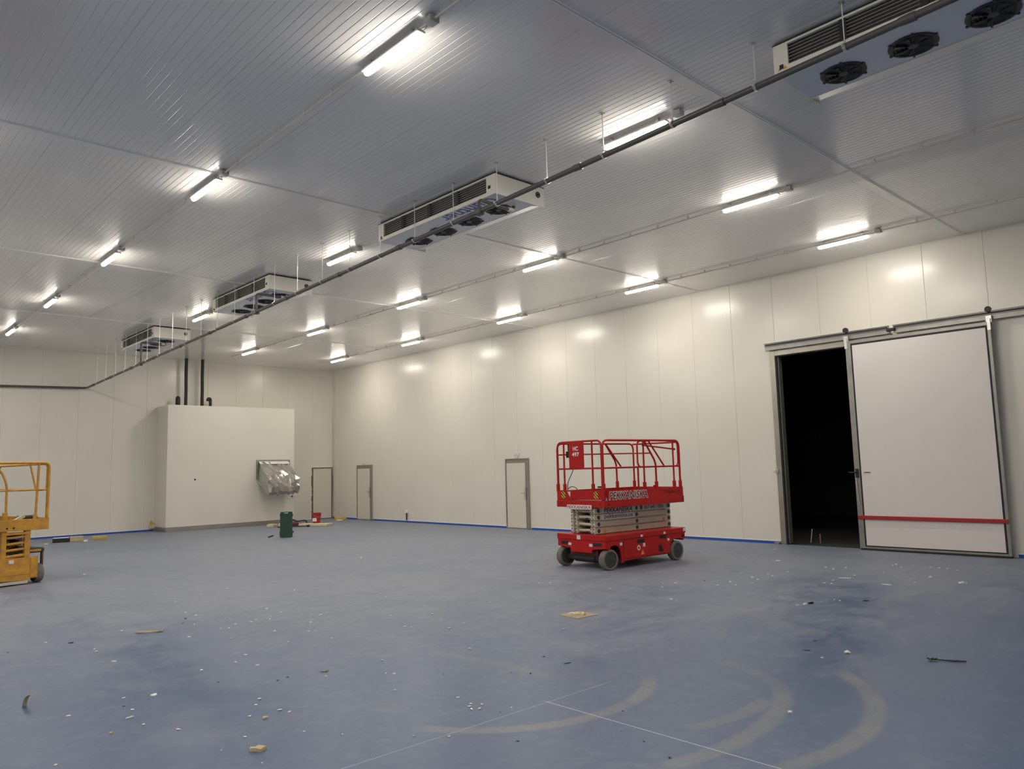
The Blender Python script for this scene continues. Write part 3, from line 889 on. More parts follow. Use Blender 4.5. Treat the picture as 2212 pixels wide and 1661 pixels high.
for x0, x1, v0, v1, z0, z1 in ((-.129, -.125, .10, .30, .405, .465), (-.129, -.125, .93, 1.11, .405, .465), (.70, .90, -.004, -.0005, .408, .475),
                               (1.34, 1.52, -.004, -.0005, .44, .497), (2.0, 2.06, -.004, -.0005, .42, .47)):
    b = LB(); b.box(x0, x1, v0, v1, z0, z1); b.build('slot', 'gasket', root)
b = LB(); b.prism([(1.30, .21), (1.42, .20), (1.40, .30), (1.345, .345), (1.31, .33)], lambda u, v, w_: (u, w_, v), -.004, -.0005); b.build('slot', 'gasket', root)
b = LB(); b.box(.335, 1.60, -.003, -.0005, .158, .166); b.box(.33, .338, -.003, -.0005, .16, .49); b.build('panel_seam', 'gasket', root)
for x0, x1, z0, z1 in ((.79, .85, .515, .555), (1.44, 1.50, .52, .56), (.24, .30, .405, .455), (1.56, 1.62, .385, .43), (.86, .92, .335, .40), (2.03, 2.11, .53, .59)):
    b = LB(); b.box(x0, x1, -.0145 if z0 > .5 else -.003, -.0005, z0, z1); b.build('sticker', 'label', root)
for v0, v1, z0, z1 in ((.60, .69, .51, .585), (.32, .40, .395, .445), (.85, .93, .395, .44)):
    b = LB(); b.box(-.1425 if z0 > .5 else -.127, -.125, v0, v1, z0, z1); b.build('sticker', 'label', root)
b = LB(); b.lathe([(.025, 0), (.045, 0), (.045, .003), (.025, .003)], (.74, -.004, .325), 'y', 20, True); b.build('round_sign', 'label', root)
b = LB()
b.prism([(.79, .20), (.89, .20), (.84, .285)], lambda u, v, w_: (u, w_, v), -.004, -.0005)
b.build('warning_sticker', 'warn', root)
# scissor stack
z = .60; hh = .119
for k in range(4):
    z0, z1 = z + k * hh + .004, z + (k + 1) * hh - .003
    for v0, v1, dx in ((.285, .345, 0), (.375, .43, .02), (.745, .80, .02), (.83, .885, 0)):
        b = LB(); b.box(-.085 + dx, 2.06 - dx, v0, v1, z0, z1, .012); a = b.build('scissor_arm', 'arm_cream', root)
        if dx == 0:
            for x in (.02, 1.05, 1.99):
                b = LB(); b.cyl((x, v0 - .004 if v0 < .5 else v1 + .004, (z0 + z1) / 2), (x, v0 + .02 if v0 < .5 else v1 - .02, (z0 + z1) / 2), .036, 16); b.build('pivot_pin', 'rim', a, 40)
        b = LB()
        for zz in (z0 + .026, z1 - .022): b.cyl((-.087 + dx, (v0 + v1) / 2, zz), (-.07 + dx, (v0 + v1) / 2, zz), .012, 10)
        b.build('end_hole', 'gasket', a)
    b = LB(); b.cyl((.0, .43, (z0 + z1) / 2 + .01 * (-1) ** k), (.0, .745, (z0 + z1) / 2), .026, 12); b.cyl((.10, .40, z0 + .03), (.10, .78, z0 + .03), .03, 10); b.build('cross_tube', 'arm_cream', root, 50)
    b = LB(); b.cyl((.06, .62, (z0 + z1) / 2), (1.6, .62, (z0 + z1) / 2), .045, 12); b.build('hydraulic_cylinder', 'rim', root, 50)
b = LB(); b.box(2.075, 2.10, .90, 1.0, .595, .96); b.build('safety_prop', 'red', root)
# platform
b = LB()
b.box(-.125, 2.125, -.004, .05, 1.08, 1.205, .006); b.box(-.125, 2.125, 1.15, 1.204, 1.08, 1.205, .006)
b.box(-.125, -.07, .05, 1.15, 1.08, 1.205, .006); b.box(2.07, 2.125, .05, 1.15, 1.08, 1.205, .006)
b.build('platform_frame', 'red', root)
b = LB(); b.box(-.07, 2.07, .05, 1.15, 1.15, 1.185); b.build('platform_deck', 'grey_ink', root)
b = LB()
b.box(-.02, 2.105, .0, .02, 1.205, 1.375); b.box(-.105, 2.105, 1.18, 1.20, 1.205, 1.375)
b.box(-.11, -.09, .0, 1.20, 1.22, 1.385); b.box(2.085, 2.105, .02, 1.18, 1.205, 1.375)
b.build('toe_board', 'red', root)
for v in (.1, .45, .8, 1.08):
    b = LB(); b.cyl((-.130, v, 1.145), (-.120, v, 1.145), .012, 10); b.build('bolt_hole', 'gasket', root)
for x in (-.01, 2.07):
    b = LB(); b.cyl((x, -.009, 1.135), (x, .0, 1.135), .017, 10); b.build('bolt_hole', 'gasket', root)
b = LB(); b.box(-.1115, -.110, .155, .25, 1.235, 1.365); b.box(-.1115, -.110, .985, 1.08, 1.235, 1.365); b.build('hazard_sticker', 'hazard', root)
b = LB(); b.prism([(.84, 1.36), (.92, 1.36), (.86, 1.26)], lambda u, v, w_: (w_, u, v), -.1115, -.110); b.build('small_sticker', 'label', root)
# guardrails
def rail(name, pts, rad=.10, r_=.0175, par=root, m='red', cx=CX, cy=CY):
    b = LB(cx, cy); b.tube(fillet(pts, rad, 6), r_, 8); return b.build(name, m, par, 60)
zt, zm = 2.268, 1.775
A, B_, N_, F_ = -.095, 2.06, .02, 1.18
rail('top_rail', [(A, N_, 1.38), (A, N_, zt), (B_, N_, zt), (B_, N_, 1.37)], .13, .020)
rail('top_rail', [(A, F_, 1.38), (A, F_, zt - .02), (B_, F_, zt - .02), (B_, F_, 1.37)], .13, .018)
rail('top_rail', [(A, N_ + .03, 1.38), (A, N_ + .03, zt), (A, F_ - .01, zt), (A, F_ - .01, 1.38)], .12, .018)
rail('top_rail', [(B_, N_ + .02, zt - .03), (B_, F_, zt - .03)], .1)
rail('inner_loop', [(1.1, N_, zm), (.835, N_, zm), (.835, N_, zt - .01), (1.2, N_, zt - .01)], .11, .016)
rail('inner_loop', [(1.7, N_, zm), (2.02, N_, zm), (2.02, N_, zt - .01), (1.7, N_, zt - .01)], .11, .014)
for p, q in (((A, N_), (B_, N_)), ((A, F_), (B_, F_)), ((A, N_), (A, F_)), ((B_, N_), (B_, F_))):
    rail('mid_rail', [(p[0], p[1], zm), (q[0], q[1], zm)], .05, .016)
for p in ((1.006, N_), (1.875, N_), (A, 1.0), (A, .275), (.835, N_ + .0)):
    top = zt - .01 if p != (.835, N_) else zm
    o = rail('post', [(p[0], p[1], 1.375), (p[0], p[1], top)], .05, .017)
for p in ((1.006, N_), (1.875, N_), (1.345, N_), (A, 1.0), (A, .275), (A, F_), (A, N_), (B_, N_), (1.54, F_), (B_, F_)):
    b = LB(); b.box(p[0] - .025, p[0] + .025, p[1] - .025, p[1] + .025, 1.36, 1.50, .004); b.build('post_socket', 'red', root)
rail('entry_frame', [(1.04, N_, zt - .01), (1.345, N_, 1.86), (1.345, N_, 1.375)], .10, .018)
rail('entry_frame', [(1.235, F_, zt - .03), (1.53, F_, 1.87), (1.54, F_, 1.375)], .10, .018)
rail('brace', [(1.17, N_, zt - .02), (1.60, N_, zm)], .05, .016)
rail('brace', [(1.25, F_, zt - .03), (1.68, F_, zm)], .05, .016)
rail('cross_bar', [(1.215, N_, 2.03), (1.40, F_, 2.05)], .05, .014)
rail('cross_bar', [(A, F_, 2.04), (1.40, F_, 2.05)], .05, .014)
g_ = rail('gate_bar', [(1.0, N_ - .01, 2.175), (1.895, N_ - .01, 2.10)], .05, .015)
b = LB(); b.cyl((1.885, N_ - .01, 2.10), (1.92, N_ - .01, 2.098), .018, 10); b.cyl((.975, N_ - .01, 2.178), (1.0, N_ - .01, 2.176), .018, 10); b.build('gate_knob', 'black', g_, 40)
for x in (.72, 1.28):
    b = LB(); b.box(x, x + .055, N_ + .01, N_ + .03, 1.375, 1.43); b.build('latch_plate', 'red', root)
# control box sign
b = LB(); b.box(A - .035, A - .020, .455, .835, 1.765, 2.275, .004); sg = b.build('sign_plate', 'red', root)
lettering('lettering', 'HC', T(A - .035, .72, 2.105), (0, -1, 0), (0, 0, 1), .125, .070, 'white_ink', sg, offset=.03, lift=.002)
lettering('lettering', '497', T(A - .035, .745, 2.0), (0, -1, 0), (0, 0, 1), .175, .070, 'white_ink', sg, offset=.03, lift=.002)
b = LB(); b.box(A + .03, A + .15, .86, .985, 1.98, 2.10, .01); b.box(A + .05, A + .12, .88, .96, 2.10, 2.24, .012); b.build('control_box', 'black', root)
b = LB()
b.tube(fillet([(A + .06, .84, 1.98), (A + .05, .80, 1.77), (A + .06, .93, 1.60), (A + .06, .985, 1.52), (A + .05, .98, 1.38)], .1), .007, 6)
b.tube(fillet([(A + .05, .98, 1.40), (A + .06, .88, 1.46), (A + .06, .75, 1.42), (A + .06, .74, 1.35)], .05), .007, 6)
b.build('control_cable', 'black', root, 60)
b = LB(); b.lathe([(.030, .0), (.055, .0), (.055, .03), (.030, .03)], (.14, .32, 1.42), 'z', 16, True); b.cyl((.19, .30, 1.185), (.19, .30, 1.43), .035, 10); b.build('socket_plug', 'rim', root, 40)
# writing
lettering('lettering', 'PEKKANISKA', T(.015, -.001, 1.222), (1, 0, 0), (0, 0, 1), 1.03, .125, 'white_ink', root, shear=.18, offset=.075, lift=.002)
lettering('lettering', 'PEKKANISKA', T(.015, -.001, 1.222), (1, 0, 0), (0, 0, 1), 1.03, .125, 'maroon', root, shear=.18, offset=.022, lift=.004)
lettering('lettering', 'Compact 12', T(1.52, -.001, 1.245), (1, 0, 0), (0, 0, 1), .48, .095, 'maroon', root, shear=.1, offset=.005, lift=.002)
b = LB(); b.box(-.1415, -.126, .30, .915, 1.045, 1.125); sp = b.build('name_board', 'white_ink', root)
lettering('lettering', 'PEKKANISKA', T(-.1415, .905, 1.058), (0, -1, 0), (0, 0, 1), .59, .055, 'red', sp, shear=.18, offset=.01, lift=.002)
b = LB(); b.box(.10, 1.90, .2835, .2848, .963, 1.068); b.box(.10, .98, .2835, .2848, .845, .950); st = b.build('arm_stickers', 'label', root)
lettering('lettering', 'PEKKANISKA', T(.17, .2835, .978), (1, 0, 0), (0, 0, 1), .76, .080, 'maroon', st, shear=.18, offset=.02, lift=.002)
lettering('lettering', 'pekkaniska.ua', T(.17, .2835, .85), (1, 0, 0), (0, 0, 1), .77, .098, 'grey_ink', st, offset=.012, lift=.002)
lettering('lettering', '067 645 1000', T(1.27, .2835, .985), (1, 0, 0), (0, 0, 1), .56, .065, 'grey_ink', st, offset=.02, lift=.002)
b = LB(); b.box(1.15, 1.22, .2815, .2834, .98, 1.055); b.build('phone_mark', 'grey_ink', st)
for x, zz in ((.17, .615), (1.83, .735)):
    b = LB(); b.prism([(x - .04, zz), (x + .04, zz), (x, zz + .075)], lambda u, v, w_: (u, w_, v), .282, .2848); b.build('warning_sticker', 'warn', root)

# ============================================================ ORANGE SCISSOR LIFT
YR = math.radians(11)
def yturn(x, y, z=0):
    dx, dy = x - 3.36, y - 16.03
    return Vector((3.36 + dx * math.cos(YR) - dy * math.sin(YR), 16.03 + dx * math.sin(YR) + dy * math.cos(YR), z))
yl = empty('scissor_lift', yturn(2.86, 17.15), YR); tag(yl, 'worn orange scissor lift cut off by the left edge', 'scissor lift', 'scissor lifts')
class YBd(LB):
    def __init__(s): super().__init__(2.86, 17.15)
X0, X1, Y0, Y1 = 2.345, 3.375, 16.02, 18.30
for x, yc in ((3.285, 16.22), (2.435, 16.22), (3.285, 18.08), (2.435, 18.08)):
    o = wheel(x, yc, 0, yl, 2.86, 17.15, .165, .12); o.rotation_euler = (0, 0, PI / 2)
b = YBd()
fp = [(2.50, .475), (2.50, .10), (3.06, .075), (3.08, .10), (3.22, .105), (3.222, .475)]
b.prism(fp, lambda u, v, w_: (u, w_, v), Y0 + .02, Y0 + .06); b.build('front_panel', 'yellow', yl)
b = YBd(); b.box(2.56, 3.17, Y0 + .06, Y1, .12, .46); b.build('chassis', 'yellow_dk', yl)
b = YBd(); b.box(2.58, 3.12, Y0 + .012, Y0 + .02, .18, .27, .004); b.box(3.10, 3.20, Y0 + .006, Y0 + .02, .12, .46, .004); b.build('front_plate', 'yellow', yl)
b = YBd(); b.box(2.75, 2.83, Y0 + .008, Y0 + .02, .385, .445); b.build('sticker', 'label', yl)
b = YBd(); b.box(2.50, 3.06, Y0 + .0, Y0 + .05, .025, .072); b.build('step_bar', 'arm_cream', yl)
b = YBd(); b.box(2.35, 3.37, Y0 + .12, Y1, .53, .615, .02); b.build('tray', 'rim', yl)
b = YBd(); b.box(3.12, 3.30, Y0 + .10, Y0 + .118, .555, .595); b.build('tray_lip', 'yellow', yl)
b = YBd(); b.box(3.33, 3.36, Y0 + .14, Y0 + .2, .30, .53); b.build('hose_bracket', 'yellow_dk', yl)
# scissor end
for x0, x1 in ((3.0, 3.09), (2.63, 2.71)):
    b = YBd(); b.box(x0, x1, Y0 + .03, Y0 + .12, .46, .945, .006); b.build('mast_post', 'yellow', yl)
for k in range(4):
    zc = .52 + .108 * k
    for x0, x1 in ((2.93, 2.99), (2.72, 2.78)):
        b = YBd(); b.box(x0, x1, Y0 + .10, Y1 - .15, zc - .045, zc + .045, .01); b.build('scissor_arm', 'yellow_dk', yl)
    b = YBd(); b.cyl((2.71, Y0 + .07, zc - .02), (3.0, Y0 + .07, zc - .005), .024 if k else .03, 10); b.build('cross_tube', 'yellow', yl, 50)
b = YBd(); b.box(2.66, 3.09, Y0 + .02, Y0 + .08, .875, .925, .004); b.build('top_beam', 'yellow', yl)
b = YBd(); b.cyl((2.80, Y0 + .2, .66), (2.93, Y0 + .2, .70), .04, 10); b.build('hydraulic_cylinder', 'yellow_dk', yl, 50)
# platform
b = YBd()
b.box(X0, X1, Y0, Y0 + .025, .945, 1.145, .004); b.box(X0, X1, Y1 - .025, Y1, .945, 1.145, .004)
b.box(X1 - .025, X1, Y0 + .025, Y1 - .025, .945, 1.145); b.box(X0, X0 + .025, Y0 + .025, Y1 - .025, .945, 1.145)
b.build('toe_board', 'yellow', yl)
b = YBd(); b.box(X0 + .025, X1 - .025, Y0 + .025, Y1 - .025, .95, .985); b.build('platform_deck', 'yellow_dk', yl)
for x in (2.695, 2.80):
    b = YBd(); b.cyl((x, Y0 - .004, 1.0), (x, Y0 + .001, 1.0), .017, 12); b.build('bolt_hole', 'gasket', yl)
def yrail(name, pts, rad=.1, r_=.021): return rail(name, pts, rad, r_, yl, 'yellow', 2.86, 17.15)
zt, zm = 2.14, 1.655
yrail('top_rail', [(X1 - .03, Y0 + .02, 1.14), (X1 - .02, Y0 + .02, zt), (X0, Y0 + .02, zt), (X0, Y0 + .02, 1.14)], .10, .024)
yrail('top_rail', [(X1 - .03, Y0 + .06, 1.14), (X1 - .02, Y0 + .06, zt - .02), (X1 - .02, Y1 - .04, zt - .02), (X1 - .02, Y1 - .04, 1.14)], .10, .02)
yrail('top_rail', [(X0 + .02, Y0 + .06, zt), (X0 + .02, Y1 - .04, zt)])
yrail('top_rail', [(X0 + .02, Y1 - .04, zt - .06), (X1 - .02, Y1 - .04, zt - .03)])
yrail('mid_rail', [(X0, Y0 + .02, zm), (X1 - .02, Y0 + .02, zm)], .1, .016)
yrail('mid_rail', [(X1 - .02, Y0 + .02, zm), (X1 - .02, Y1 - .04, zm)], .1, .016)
yrail('mid_rail', [(X0 + .02, Y0 + .02, zm), (X0 + .02, Y1 - .04, zm)], .1, .016)
yrail('post', [(3.148, Y0 + .02, 1.13), (3.178, Y0 + .02, zt)], .1, .022)
yrail('inner_loop', [(3.18, Y0 + .035, zm - .01), (3.32, Y0 + .035, zm - .005), (3.325, Y0 + .035, zt - .03), (3.20, Y0 + .035, zt - .03)], .07, .014)
yrail('brace', [(3.03, Y0 + .02, zt - .02), (3.14, Y0 + .02, zm)], .1, .017)
yrail('brace', [(2.44, Y0 + .02, zt - .01), (2.60, Y0 + .02, 1.95), (2.67, Y0 + .02, 1.75), (2.675, Y0 + .02, 1.13)], .08, .02)
b = YBd(); b.box(3.115, 3.175, Y0 + .0, Y0 + .05, 1.14, 1.23, .01); b.box(2.625, 2.70, Y0, Y0 + .05, 1.14, 1.28, .01); b.build('post_socket', 'yellow', yl)
b = MB(); b.box(-.16, .16, -.05, .05, -.03, .03, .01, mx=Matrix.Translation(yturn(2.93, 16.30, 1.115)) @ Matrix.Rotation(-.5, 4, 'Y') @ Matrix.Rotation(.3, 4, 'Z'))
tag(b.build('board_offcut', 'planks'), 'pale board offcut leaning on the platform of the orange lift', 'offcut')
b = MB(); b.box(-.15, .17, -.10, .10, -.10, .10, .03, mx=Matrix.Translation(yturn(3.16, 16.45, 1.09)) @ Matrix.Rotation(.3, 4, 'Z'))
tag(b.build('tool_bag', 'black'), 'black tool bag on the platform of the orange lift', 'bag')

# ============================================================ THINGS ON THE FLOOR
r = empty('tool_case', (10.40, 20.85, 0), -.45)
tag(r, 'dark green plastic tool case standing upright on the floor', 'case')
b = MB()
P = [(-.175, .03), (-.15, 0), (.15, 0), (.175, .03), (.185, .18), (.17, .20), (.17, .58), (.185, .62), (.165, .73), (-.16, .73), (-.185, .66), (-.17, .60), (-.17, .20), (-.185, .17)]
hole = None
b.prism(P[:9] + [(.165, .685), (-.16, .685)] + P[10:], lambda u, v, w_: (u, w_, v), -.075, .075); b.build('shell', 'green', r)
b = MB(); b.box(-.16, -.055, -.05, .05, .684, .735, .01); b.box(.055, .165, -.05, .05, .684, .735, .01); b.box(-.06, .06, -.05, .05, .715, .738, .008); b.build('handle', 'green', r)
b = MB(); b.box(.17, .205, -.02, .02, .13, .18); b.box(.17, .19, -.02, .02, .6, .66); b.build('latch', 'black', r)

# pale boards, bucket and tool pile beside the enclosure
def slab(name, m, c, sx, sy, sz, rz, lab, cat, grp=None, z=0):
    b = MB(); b.box(-sx / 2, sx / 2, -sy / 2, sy / 2, 0, sz, min(.012, sz * .25)); o = b.build(name, m)
    o.location = (c[0], c[1], z); o.rotation_euler = (0, 0, rz)
    return tag(o, lab, cat, grp)
slab('foam_board', 'planks', (13.28, 24.42), .42, 1.10, .085, .55, 'long pale foam board lying under the red bucket', 'board', 'pale boards by the enclosure')
slab('foam_block', 'planks', (12.17, 25.50), .22, .30, .10, -.8, 'pale foam block left of the green case, outer one', 'board', 'pale boards by the enclosure')
slab('foam_block', 'planks', (12.44, 25.25), .24, .28, .115, -.5, 'pale foam block half hidden behind the green case', 'board', 'pale boards by the enclosure')
slab('foam_block', 'beige_foam', (12.31, 25.37), .06, .10, .10, -.6, 'small brown block between two pale foam blocks', 'block')
r = empty('bucket', (13.42, 24.62, .0855)); tag(r, 'red plastic bucket on the pale board by the back door', 'bucket')
b = MB(); b.lathe([(.002, .004), (.125, 0), (.165, .33), (.172, .33), (.172, .35), (.158, .35), (.118, .012), (.002, .012)], (0, 0, 0), 'z', 28); b.build('shell', 'bucket', r, 40)
b = MB(); b.box(-.07, .07, -.006, .006, .06, .18, mx=Matrix.Rotation(-.80, 4, 'Z') @ Matrix.Translation((-.02, -.150, 0))); b.build('paper_label', 'label', r)
b = MB(); b.tube(fillet([(.165, 0, .33), (.13, -.1, .24), (-.0, -.19, .20), (-.13, -.1, .24), (-.165, 0, .33)], .08), .004, 6); b.build('bail_handle', 'steel', r, 60)
b = MB(); rnd = random.Random(9)
b.box(-.22, .22, -.13, .13, 0, .13, .05, seg=3); o = b.build('tool_bag', 'tool_red', None, 50); o.location = (12.80, 25.20, 0); o.rotation_euler = (0, 0, -.5)
tag(o, 'dark red tool bag lying between green case and red bucket', 'bag')
b = MB(); b.tube([(-.25, 0, .03), (.30, .02, .03)], [.022, .016], 8); b.box(.24, .34, -.05, .05, .0, .07, .015); o = b.build('hand_tool', 'tool', None); o.location = (12.66, 24.40, 0); o.rotation_euler = (0, 0, -.65)
tag(o, 'dark hand tool on the floor in front of the red tool bag', 'tool')
b = MB(); b.tube(fillet([(-.24, 0, .22), (-.05, 0, .14), (.25, .0, .17), (.30, 0, .02)], .08), .022, 8); b.tube([(-.10, .02, .135), (-.10, .05, .0)], .02, 6); o = b.build('drill', 'tool', None); o.location = (13.12, 25.35, 0); o.rotation_euler = (0, 0, -.4)
tag(o, 'black power drill leaning behind the tool pile beside the red bucket', 'drill')
b = MB(); b.tube([(-.2, 0, .025), (.2, 0, .025)], .025, 8); o = b.build('roll', M['maroon']); o.location = (12.25, 24.75, 0); o.rotation_euler = (0, 0, -.6)
tag(o, 'dark red roll on the floor just right of the green case', 'roll')
slab('foam_wedge', 'yellow_foam', (15.42, 26.45), .40, .22, .12, -.35, 'yellow foam piece near the far right corner', 'foam piece', 'foam pieces by the walls')
slab('foam_wedge', 'planks', (15.66, 26.60), .20, .18, .11, .3, 'pale foam piece right of the yellow one in far corner', 'foam piece', 'foam pieces by the walls')
slab('foam_wedge', 'white_ink', (15.22, 26.15), .22, .08, .03, -.2, 'flat white strip in front of the yellow foam piece in far corner', 'strip')
slab('box_end', 'white_ink', (5.76, 25.80), .40, .26, .012, -.25, 'white top sheet on the black slab by the back wall', 'sheet', None, .1205)
slab('kerb_block', 'black', (5.76, 25.80), .42, .28, .12, -.25, 'black slab with white top lying by the back wall, left of the beige block', 'slab')
slab('kerb_block', 'beige_foam', (6.16, 25.78), .36, .30, .14, -.15, 'beige foam block lying against the black slab by the back wall', 'foam block', 'foam blocks by the back wall')
slab('kerb_block', 'yellow_foam', (6.80, 25.82), .40, .20, .10, -.18, 'yellow foam block lying alone by the back wall', 'foam block', 'foam blocks by the back wall')
b = MB(); b.cyl((0, 0, 0), (.16, .02, .03), .02, 8); o = b.build('dark_scrap', 'darkbit'); o.location = (10.05, 21.25, .018)
tag(o, 'small black scrap on the floor left of the green case', 'scrap')

# loose crumbs of foam
WHITE=[(2.08,7.06),(1.31,5.78),(2.25,4.82),(3.57,6.37),(5.19,9.62),(2.43,9.29),(2.41,9.14),(2.14,10.08),(3.92,10.76),(3.93,10.41),(4.16,11.82),(4.66,12.17),(5.19,12.44),(4.12,9.79),(3.80,9.28),(3.88,9.24),(4.02,9.38),(4.22,9.39),(4.32,9.46),(4.56,9.56),(4.77,9.71),(4.16,8.61),(4.96,9.23),(5.03,9.11),(5.17,9.20),(4.70,8.76),(4.63,8.64),(4.43,8.31),(4.49,8.26),(4.00,7.96),(3.33,7.25),(3.43,7.74),(3.23,7.52),(2.88,7.47),(2.41,8.51),(2.85,6.16),(2.76,6.03),(2.83,5.76),(2.86,5.66),(2.60,5.79),(2.38,5.37),(2.16,5.24),(2.11,5.89),(1.97,6.20),(2.03,6.66),(1.63,6.87),(2.88,4.91),(4.42,7.76),(3.36,9.10),(3.68,9.80),(3.85,10.00),(3.65,8.63),(4.76,10.10),(4.01,8.88),(4.46,9.37),(2.94,10.11),(4.12,16.57),(5.81,11.36),(8.92,14.43),(2.72,5.16),(5.58,8.34),(5.97,7.99),(5.72,7.67),(5.83,7.63),(5.89,7.25),(5.30,7.62),(5.33,7.53),(5.59,7.15),(7.00,8.05),(5.10,6.19),(3.97,4.98),(3.93,4.77),(3.98,4.70),(3.88,4.73),(3.85,4.67),(3.90,4.63),(4.08,4.47),(3.36,4.32),(3.20,4.51),(3.99,6.04),(4.03,5.97),(4.23,6.47),(8.90,7.51),(9.80,7.22),(9.93,7.08),(9.48,7.00),(8.77,8.62),(8.64,8.74),(8.87,14.35),(3.74,5.53),(6.35,9.59),(6.39,6.10),(8.72,6.30),(10.57,6.14),(10.51,6.48),(11.43,6.29),(10.96,6.28),(11.13,6.47),(11.56,6.44),(14.89,8.10),(12.88,6.09),(12.71,5.88),(13.02,5.81),(12.01,6.33),(13.70,5.31),(13.84,5.30),(13.50,5.10),(13.79,4.74),(13.80,4.61),(13.77,4.48),(13.69,4.31),(12.77,5.10),(12.21,5.32),(11.18,5.33),(11.25,5.25),(11.52,5.35),(12.38,4.55),(12.03,4.37),(12.70,4.38),(12.38,3.79),(7.01,3.41),(9.32,4.81),(10.11,6.45),(10.29,6.26),(8.68,6.18),(9.95,4.55),(9.97,4.63)]
DARK=[(2.01,6.81),(4.85,5.05),(4.76,5.20),(4.58,3.79),(4.06,3.00),(4.18,3.29),(4.23,3.52),(3.62,3.91),(3.95,4.45),(10.38,6.85),(3.75,10.28),(3.61,10.00),(1.74,9.86),(3.32,6.61),(3.21,6.58),(5.36,5.39),(4.32,5.62),(2.82,6.93)]
def crumb_mesh(seed, m, name):
    b = MB(); rn = random.Random(seed)
    bmesh.ops.create_icosphere(b.bm, subdivisions=1, radius=1.0)
    for v in b.bm.verts:
        v.co *= rn.uniform(.7, 1.15); v.co.z = max(v.co.z, -.55) * .55 + .30
    zmin = min(v.co.z for v in b.bm.verts)
    for v in b.bm.verts: v.co.z -= zmin
    return b.build(name, m)
for pts, m, name, lab, grp, cat, n0 in ((WHITE, 'crumb', 'foam_crumb', 'tiny white crumb lying on the dusty blue floor', 'white crumbs on the floor', 'crumb', 11), (DARK, 'darkbit', 'dark_crumb', 'tiny dark crumb lying on the dusty blue floor', 'dark crumbs on the floor', 'crumb', 40)):
    base = [crumb_mesh(n0 + k, m, name) for k in range(4)]
    rn = random.Random(n0)
    for i, (x, y) in enumerate(pts):
        o = base[i] if i < 4 else base[i % 4].copy()
        if i >= 4: COL.objects.link(o)
        dist = math.hypot(x, y)
        s = (.0062 + .0008 * dist) * rn.uniform(.75, 1.35) * (1.0 if m == 'crumb' else .75)
        o.location = (x, y, .0003); o.scale = (s * rn.uniform(.9, 1.8), s * rn.uniform(.8, 1.3), s * rn.uniform(.5, .9)); o.rotation_euler = (0, 0, rn.uniform(0, 6.28))
        tag(o, lab, cat, grp)

# bigger scraps
def scrap(name, m, c, lx, ly, h, rz, seed, lab, cat='scrap', n=11, curl=0.0):
    rn = random.Random(seed); b = MB()
    top, bot = [], []
    for k in range(n):
        a = 2 * PI * k / n; q = rn.uniform(.68, 1.0)
        x, y = math.cos(a) * lx / 2 * q, math.sin(a) * ly / 2 * q
        z = curl * (x / lx * 2) ** 2
        bot.append(b.bm.verts.new((x, y, z))); top.append(b.bm.verts.new((x * .92, y * .92, z + h * rn.uniform(.7, 1.1))))
    ct = b.bm.verts.new((0, 0, h)); 
    for k in range(n):
        b.bm.faces.new((bot[k], bot[(k + 1) % n], top[(k + 1) % n], top[k])); b.bm.faces.new((top[k], top[(k + 1) % n], ct))
    b.bm.faces.new(bot)
    o = b.build(name, m); o.location = (c[0], c[1], .0005); o.rotation_euler = (0, 0, rz)
    return tag(o, lab, cat)
scrap('foam_scrap', 'tan', (2.335, 5.06), .135, .085, .022, -.75, 1, 'large tan foam scrap lying nearest the bottom edge')
scrap('foam_scrap', 'tan', (2.665, 5.66), .055, .045, .012, .3, 2, 'small tan scrap right of and behind the largest tan scrap')
scrap('foam_scrap', 'tan', (1.745, 6.175), .034, .034, .010, .3, 3, 'small tan scrap left in the foreground')
scrap('plastic_disc', 'white_ink', (2.29, 6.96), .058, .075, .006, -.7, 4, 'flat white disc on the floor in the left foreground', 'disc', 14)
scrap('paper_curl', 'label', (1.95, 6.455), .068, .022, .008, 0.1, 5, 'narrow pale curl of film in front of the white disc')
scrap('card_strip', 'card', (3.135, 9.75), .35, .10, .012, -.55, 6, 'long ragged brown strip on the left part of the floor', 'strip', 17, .012)
scrap('card_strip', 'card', (3.64, 6.53), .11, .03, .010, -.65, 7, 'short brown splinter on the floor left of middle', 'splinter', 9, .012)
scrap('card_strip', 'card', (1.95, 9.84), .075, .025, .006, .3, 8, 'thin brown splinter at the left edge of the floor', 'splinter')
scrap('dark_strip', 'darkbit', (2.335, 9.84), .070, .028, .008, -.7, 9, 'small black strip left of the long ragged brown strip', 'strip')
scrap('dark_strip', 'darkbit', (5.33, 5.05), .09, .020, .004, -.25, 10, 'thin dark smear-like strip in front of the square brown board', 'strip')
scrap('foam_flake', 'crumb', (13.22, 7.135), .105, .055, .012, -.7, 12, 'white flake on the floor between red lift and dark doorway', 'flake')
scrap('foam_flake', 'crumb', (12.335, 3.845), .095, .08, .022, -.6, 13, 'biggest white flake in front of the sliding door', 'flake')
scrap('dust_patch', 'label', (11.88, 5.33), .24, .07, .003, -1.0, 14, 'thin pale dust patch on the floor in front of the sliding door, left one', 'dust patch')
scrap('dust_patch', 'label', (11.61, 4.61), .17, .06, .003, -1.5, 15, 'thin pale dust patch on the floor in front of the sliding door, right one', 'dust patch')
scrap('foam_flake', 'crumb', (9.44, 4.765), .075, .05, .014, -.4, 16, 'white flake touching a black clod in front of the doorway', 'flake')
scrap('dark_clod', 'darkbit', (9.53, 4.735), .095, .045, .022, -.4, 17, 'black clod beside a white flake in front of the doorway', 'clod')
scrap('dark_strip', 'tool', (10.13, 4.29), .09, .03, .010, -.8, 18, 'dark strip right of the black clod', 'strip')
scrap('paper_scrap', 'label', (7.335, 3.315), .075, .075, .012, .4, 19, 'crumpled pale paper scrap in the right foreground', 'paper', 9, .012)
